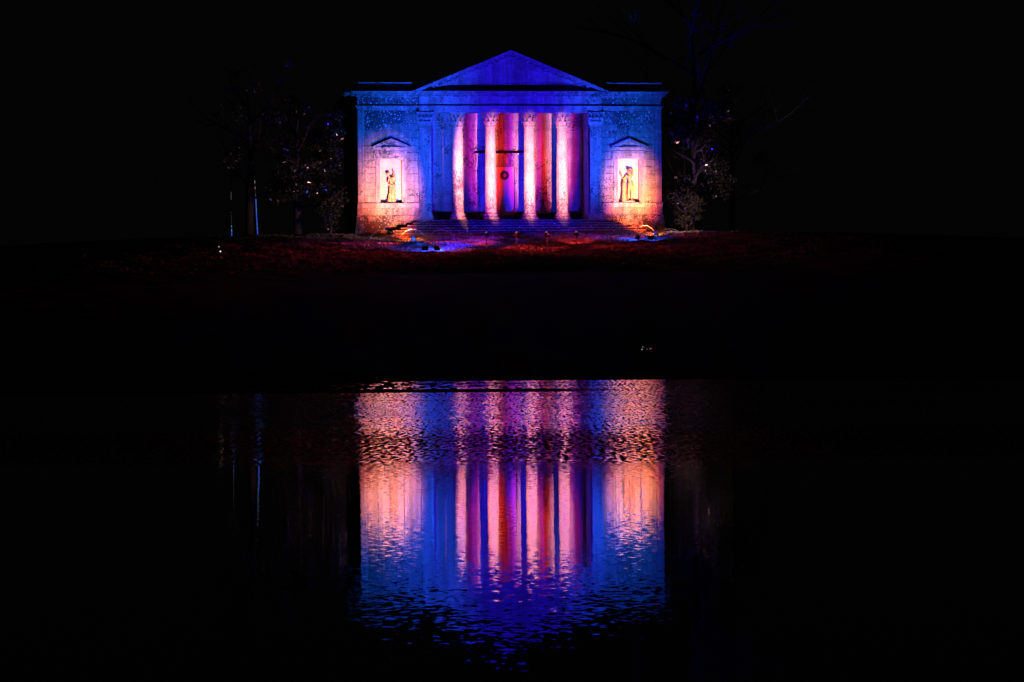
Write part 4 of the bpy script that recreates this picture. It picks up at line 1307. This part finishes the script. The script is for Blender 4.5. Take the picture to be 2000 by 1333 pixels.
# ------------------------------------------------------------------ two slim birches, far left; added glowing beads imitate light on their trunks
def lit_birch(pts_px, Y, lab_tree, lab_glow, cols):
    p = [at(px, py, Y) for px, py in pts_px]
    base = p[-1]
    gz = float(ground_z(base.x, Y))
    t = thing('birch_tree', lab_tree, 'tree', (base.x, Y, gz))
    tp = [Vector((0, 0.1, -0.2))] + [Vector((q_.x - base.x, 0.1, q_.z - gz)) for q_ in p[::-1]]
    tp.append(tp[-1] + Vector((-0.05, 0, 1.6)))
    part('trunk', MB().tube(tp, [0.06 - 0.04 * k / len(tp) for k in range(len(tp))], 7), M_BARK, t, 60)
    lm = MB()
    for k in range(5): branchy(lm, tp[-1] + Vector((0, 0, -0.35 * k)), (random.uniform(-1, 1), random.uniform(-1, 1), 0.8), 0.9, 0.014, 1)
    part('limbs', lm, M_BARK, t)
    s_ = thing('trunk_glow', lab_glow, 'string lights', (base.x, Y, gz), None)
    pl = [Vector((q_.x - base.x, 0.02, q_.z - gz)) for q_ in p]
    part('bead_line', MB().tube(pl, 0.008, 5), M_BLACK, s_)
    glow_bead = {}
    for i, (f_, key) in enumerate(cols):
        x_ = f_ * (len(pl) - 1); a = int(min(x_, len(pl) - 2)); q_ = pl[a].lerp(pl[a + 1], x_ - a)
        if key not in glow_bead:
            glow_bead[key] = MB().lathe([(0.0, -0.035), (0.016, -0.02), (0.02, 0.0), (0.012, 0.025), (0.0, 0.032)], 6).mesh('glow_bead')
            glow_bead[key].materials.append(key)
        link('glow_bead', glow_bead[key], None, s_, (q_.x, -0.012, q_.z))


G_B = glow_mat('blue_bead', (0.03, 0.14, 1.0), 0.75)
G_W = glow_mat('white_bead', (0.8, 0.78, 0.85), 0.35)
G_D = glow_mat('dim_bead', (0.5, 0.45, 0.45), 0.12)
G_R = glow_mat('red_bead', (1.0, 0.08, 0.06), 0.25)
G_K = glow_mat('cyan_bead', (0.2, 0.5, 1.0), 0.6)
c1 = []
for k in range(70):
    f_ = k / 69; r_ = random.random()
    if f_ < 0.13: c1.append((f_, G_D))
    elif 0.28 < f_ < 0.45:
        if r_ < 0.35: c1.append((f_, G_D))
    elif 0.48 < f_ < 0.58:
        if r_ < 0.4: c1.append((f_, G_K))
    elif 0.6 < f_ < 0.78: c1.append((f_, G_B if r_ < 0.95 else G_K))
    elif 0.84 < f_ < 0.95: c1.append((f_, G_W if r_ < 0.5 else G_D))
    elif f_ > 0.95: c1.append((f_, G_R))
lit_birch([(449.5, 376), (449.3, 400), (449.8, 430), (450.6, 455), (450.6, 470), (450.8, 487)], 4.0, 'slim dark birch at far left carrying the shorter broken row of glowing beads', 'broken row of glowing beads imitating light on the trunk, blue midway, furthest left', c1)
c2 = []
for k in range(80):
    f_ = k / 79; r_ = random.random()
    if f_ < 0.06 or 0.13 < f_ < 0.18: c2.append((f_, G_W if r_ < 0.5 else G_D))
    elif 0.26 < f_ < 0.30: c2.append((f_, G_D))
    elif f_ > 0.35: c2.append((f_, G_B if r_ < 0.72 else G_K))
lit_birch([(495.5, 354), (496.5, 372), (498, 395), (499, 420), (500.5, 445), (501.5, 462)], 2.0, 'slim dark birch at left carrying the long blue row of glowing beads', 'long row of blue glowing beads imitating trunk light, second birch from the left', c2)


# small lit markers
def marker(px, py, Y, mat, label, r=0.045):
    p = at(px, py, Y)
    gz = float(ground_z(p.x, Y))
    base_z = min(gz, p.z - 0.1)
    t = thing('marker_lamp', label, 'marker lamp', (p.x, Y, base_z), 'small marker lamps in the dark grass')
    part('post', MB().tube([(0, 0, -0.1), (0, 0, p.z - base_z - 0.04)], [0.022, 0.018], 8), M_BLACK, t)
    part('lamp_shade', MB().lathe([(0.0, 0.0), (r * 1.5, -0.01), (r * 1.4, 0.012), (0.0, 0.05)], 10, (0, 0, p.z - base_z + r)), M_BLACK, t)
    part('glow_bead', MB().lathe([(0.0, -r), (r * 0.8, -r * 0.5), (r, 0.0), (r * 0.8, r * 0.6), (0.0, r * 0.95)], 10, (0, 0, p.z - base_z)), mat, t, 60)


G_M = glow_mat('marker_glow', (1.0, 0.93, 0.85), 0.9)
G_M2 = glow_mat('marker_dim', (0.9, 0.8, 0.75), 0.35)
G_MR = glow_mat('marker_red', (1.0, 0.16, 0.10), 0.7)


def ground_Y(px, py):
    """where the sight line of a pixel meets the ground"""
    d = ray(px, py); prev = None
    for k in range(600):
        t_ = 90 + k * 0.15
        p = CAM + d * t_
        if float(ground_z(p.x, p.y)) > p.z: return p.y
    return -2.0


marker(428.5, 491.5, ground_Y(428, 495), G_M, 'lower white marker lamp left of the birches')
marker(425.5, 482.5, ground_Y(426, 486), G_M2, 'upper dim marker lamp left of the birches')
marker(1251.8, 683.2, ground_Y(1252, 685), G_M, 'leftmost white marker lamp by the dark shore', 0.022)
marker(1253.5, 678, ground_Y(1253, 680), G_M2, 'dim upper marker lamp by the dark shore', 0.022)
marker(1261.3, 682.4, ground_Y(1261, 684), G_M2, 'middle marker lamp by the dark shore', 0.018)
marker(1268.5, 681.3, ground_Y(1268, 683), G_MR, 'red marker lamp by the dark shore', 0.026)
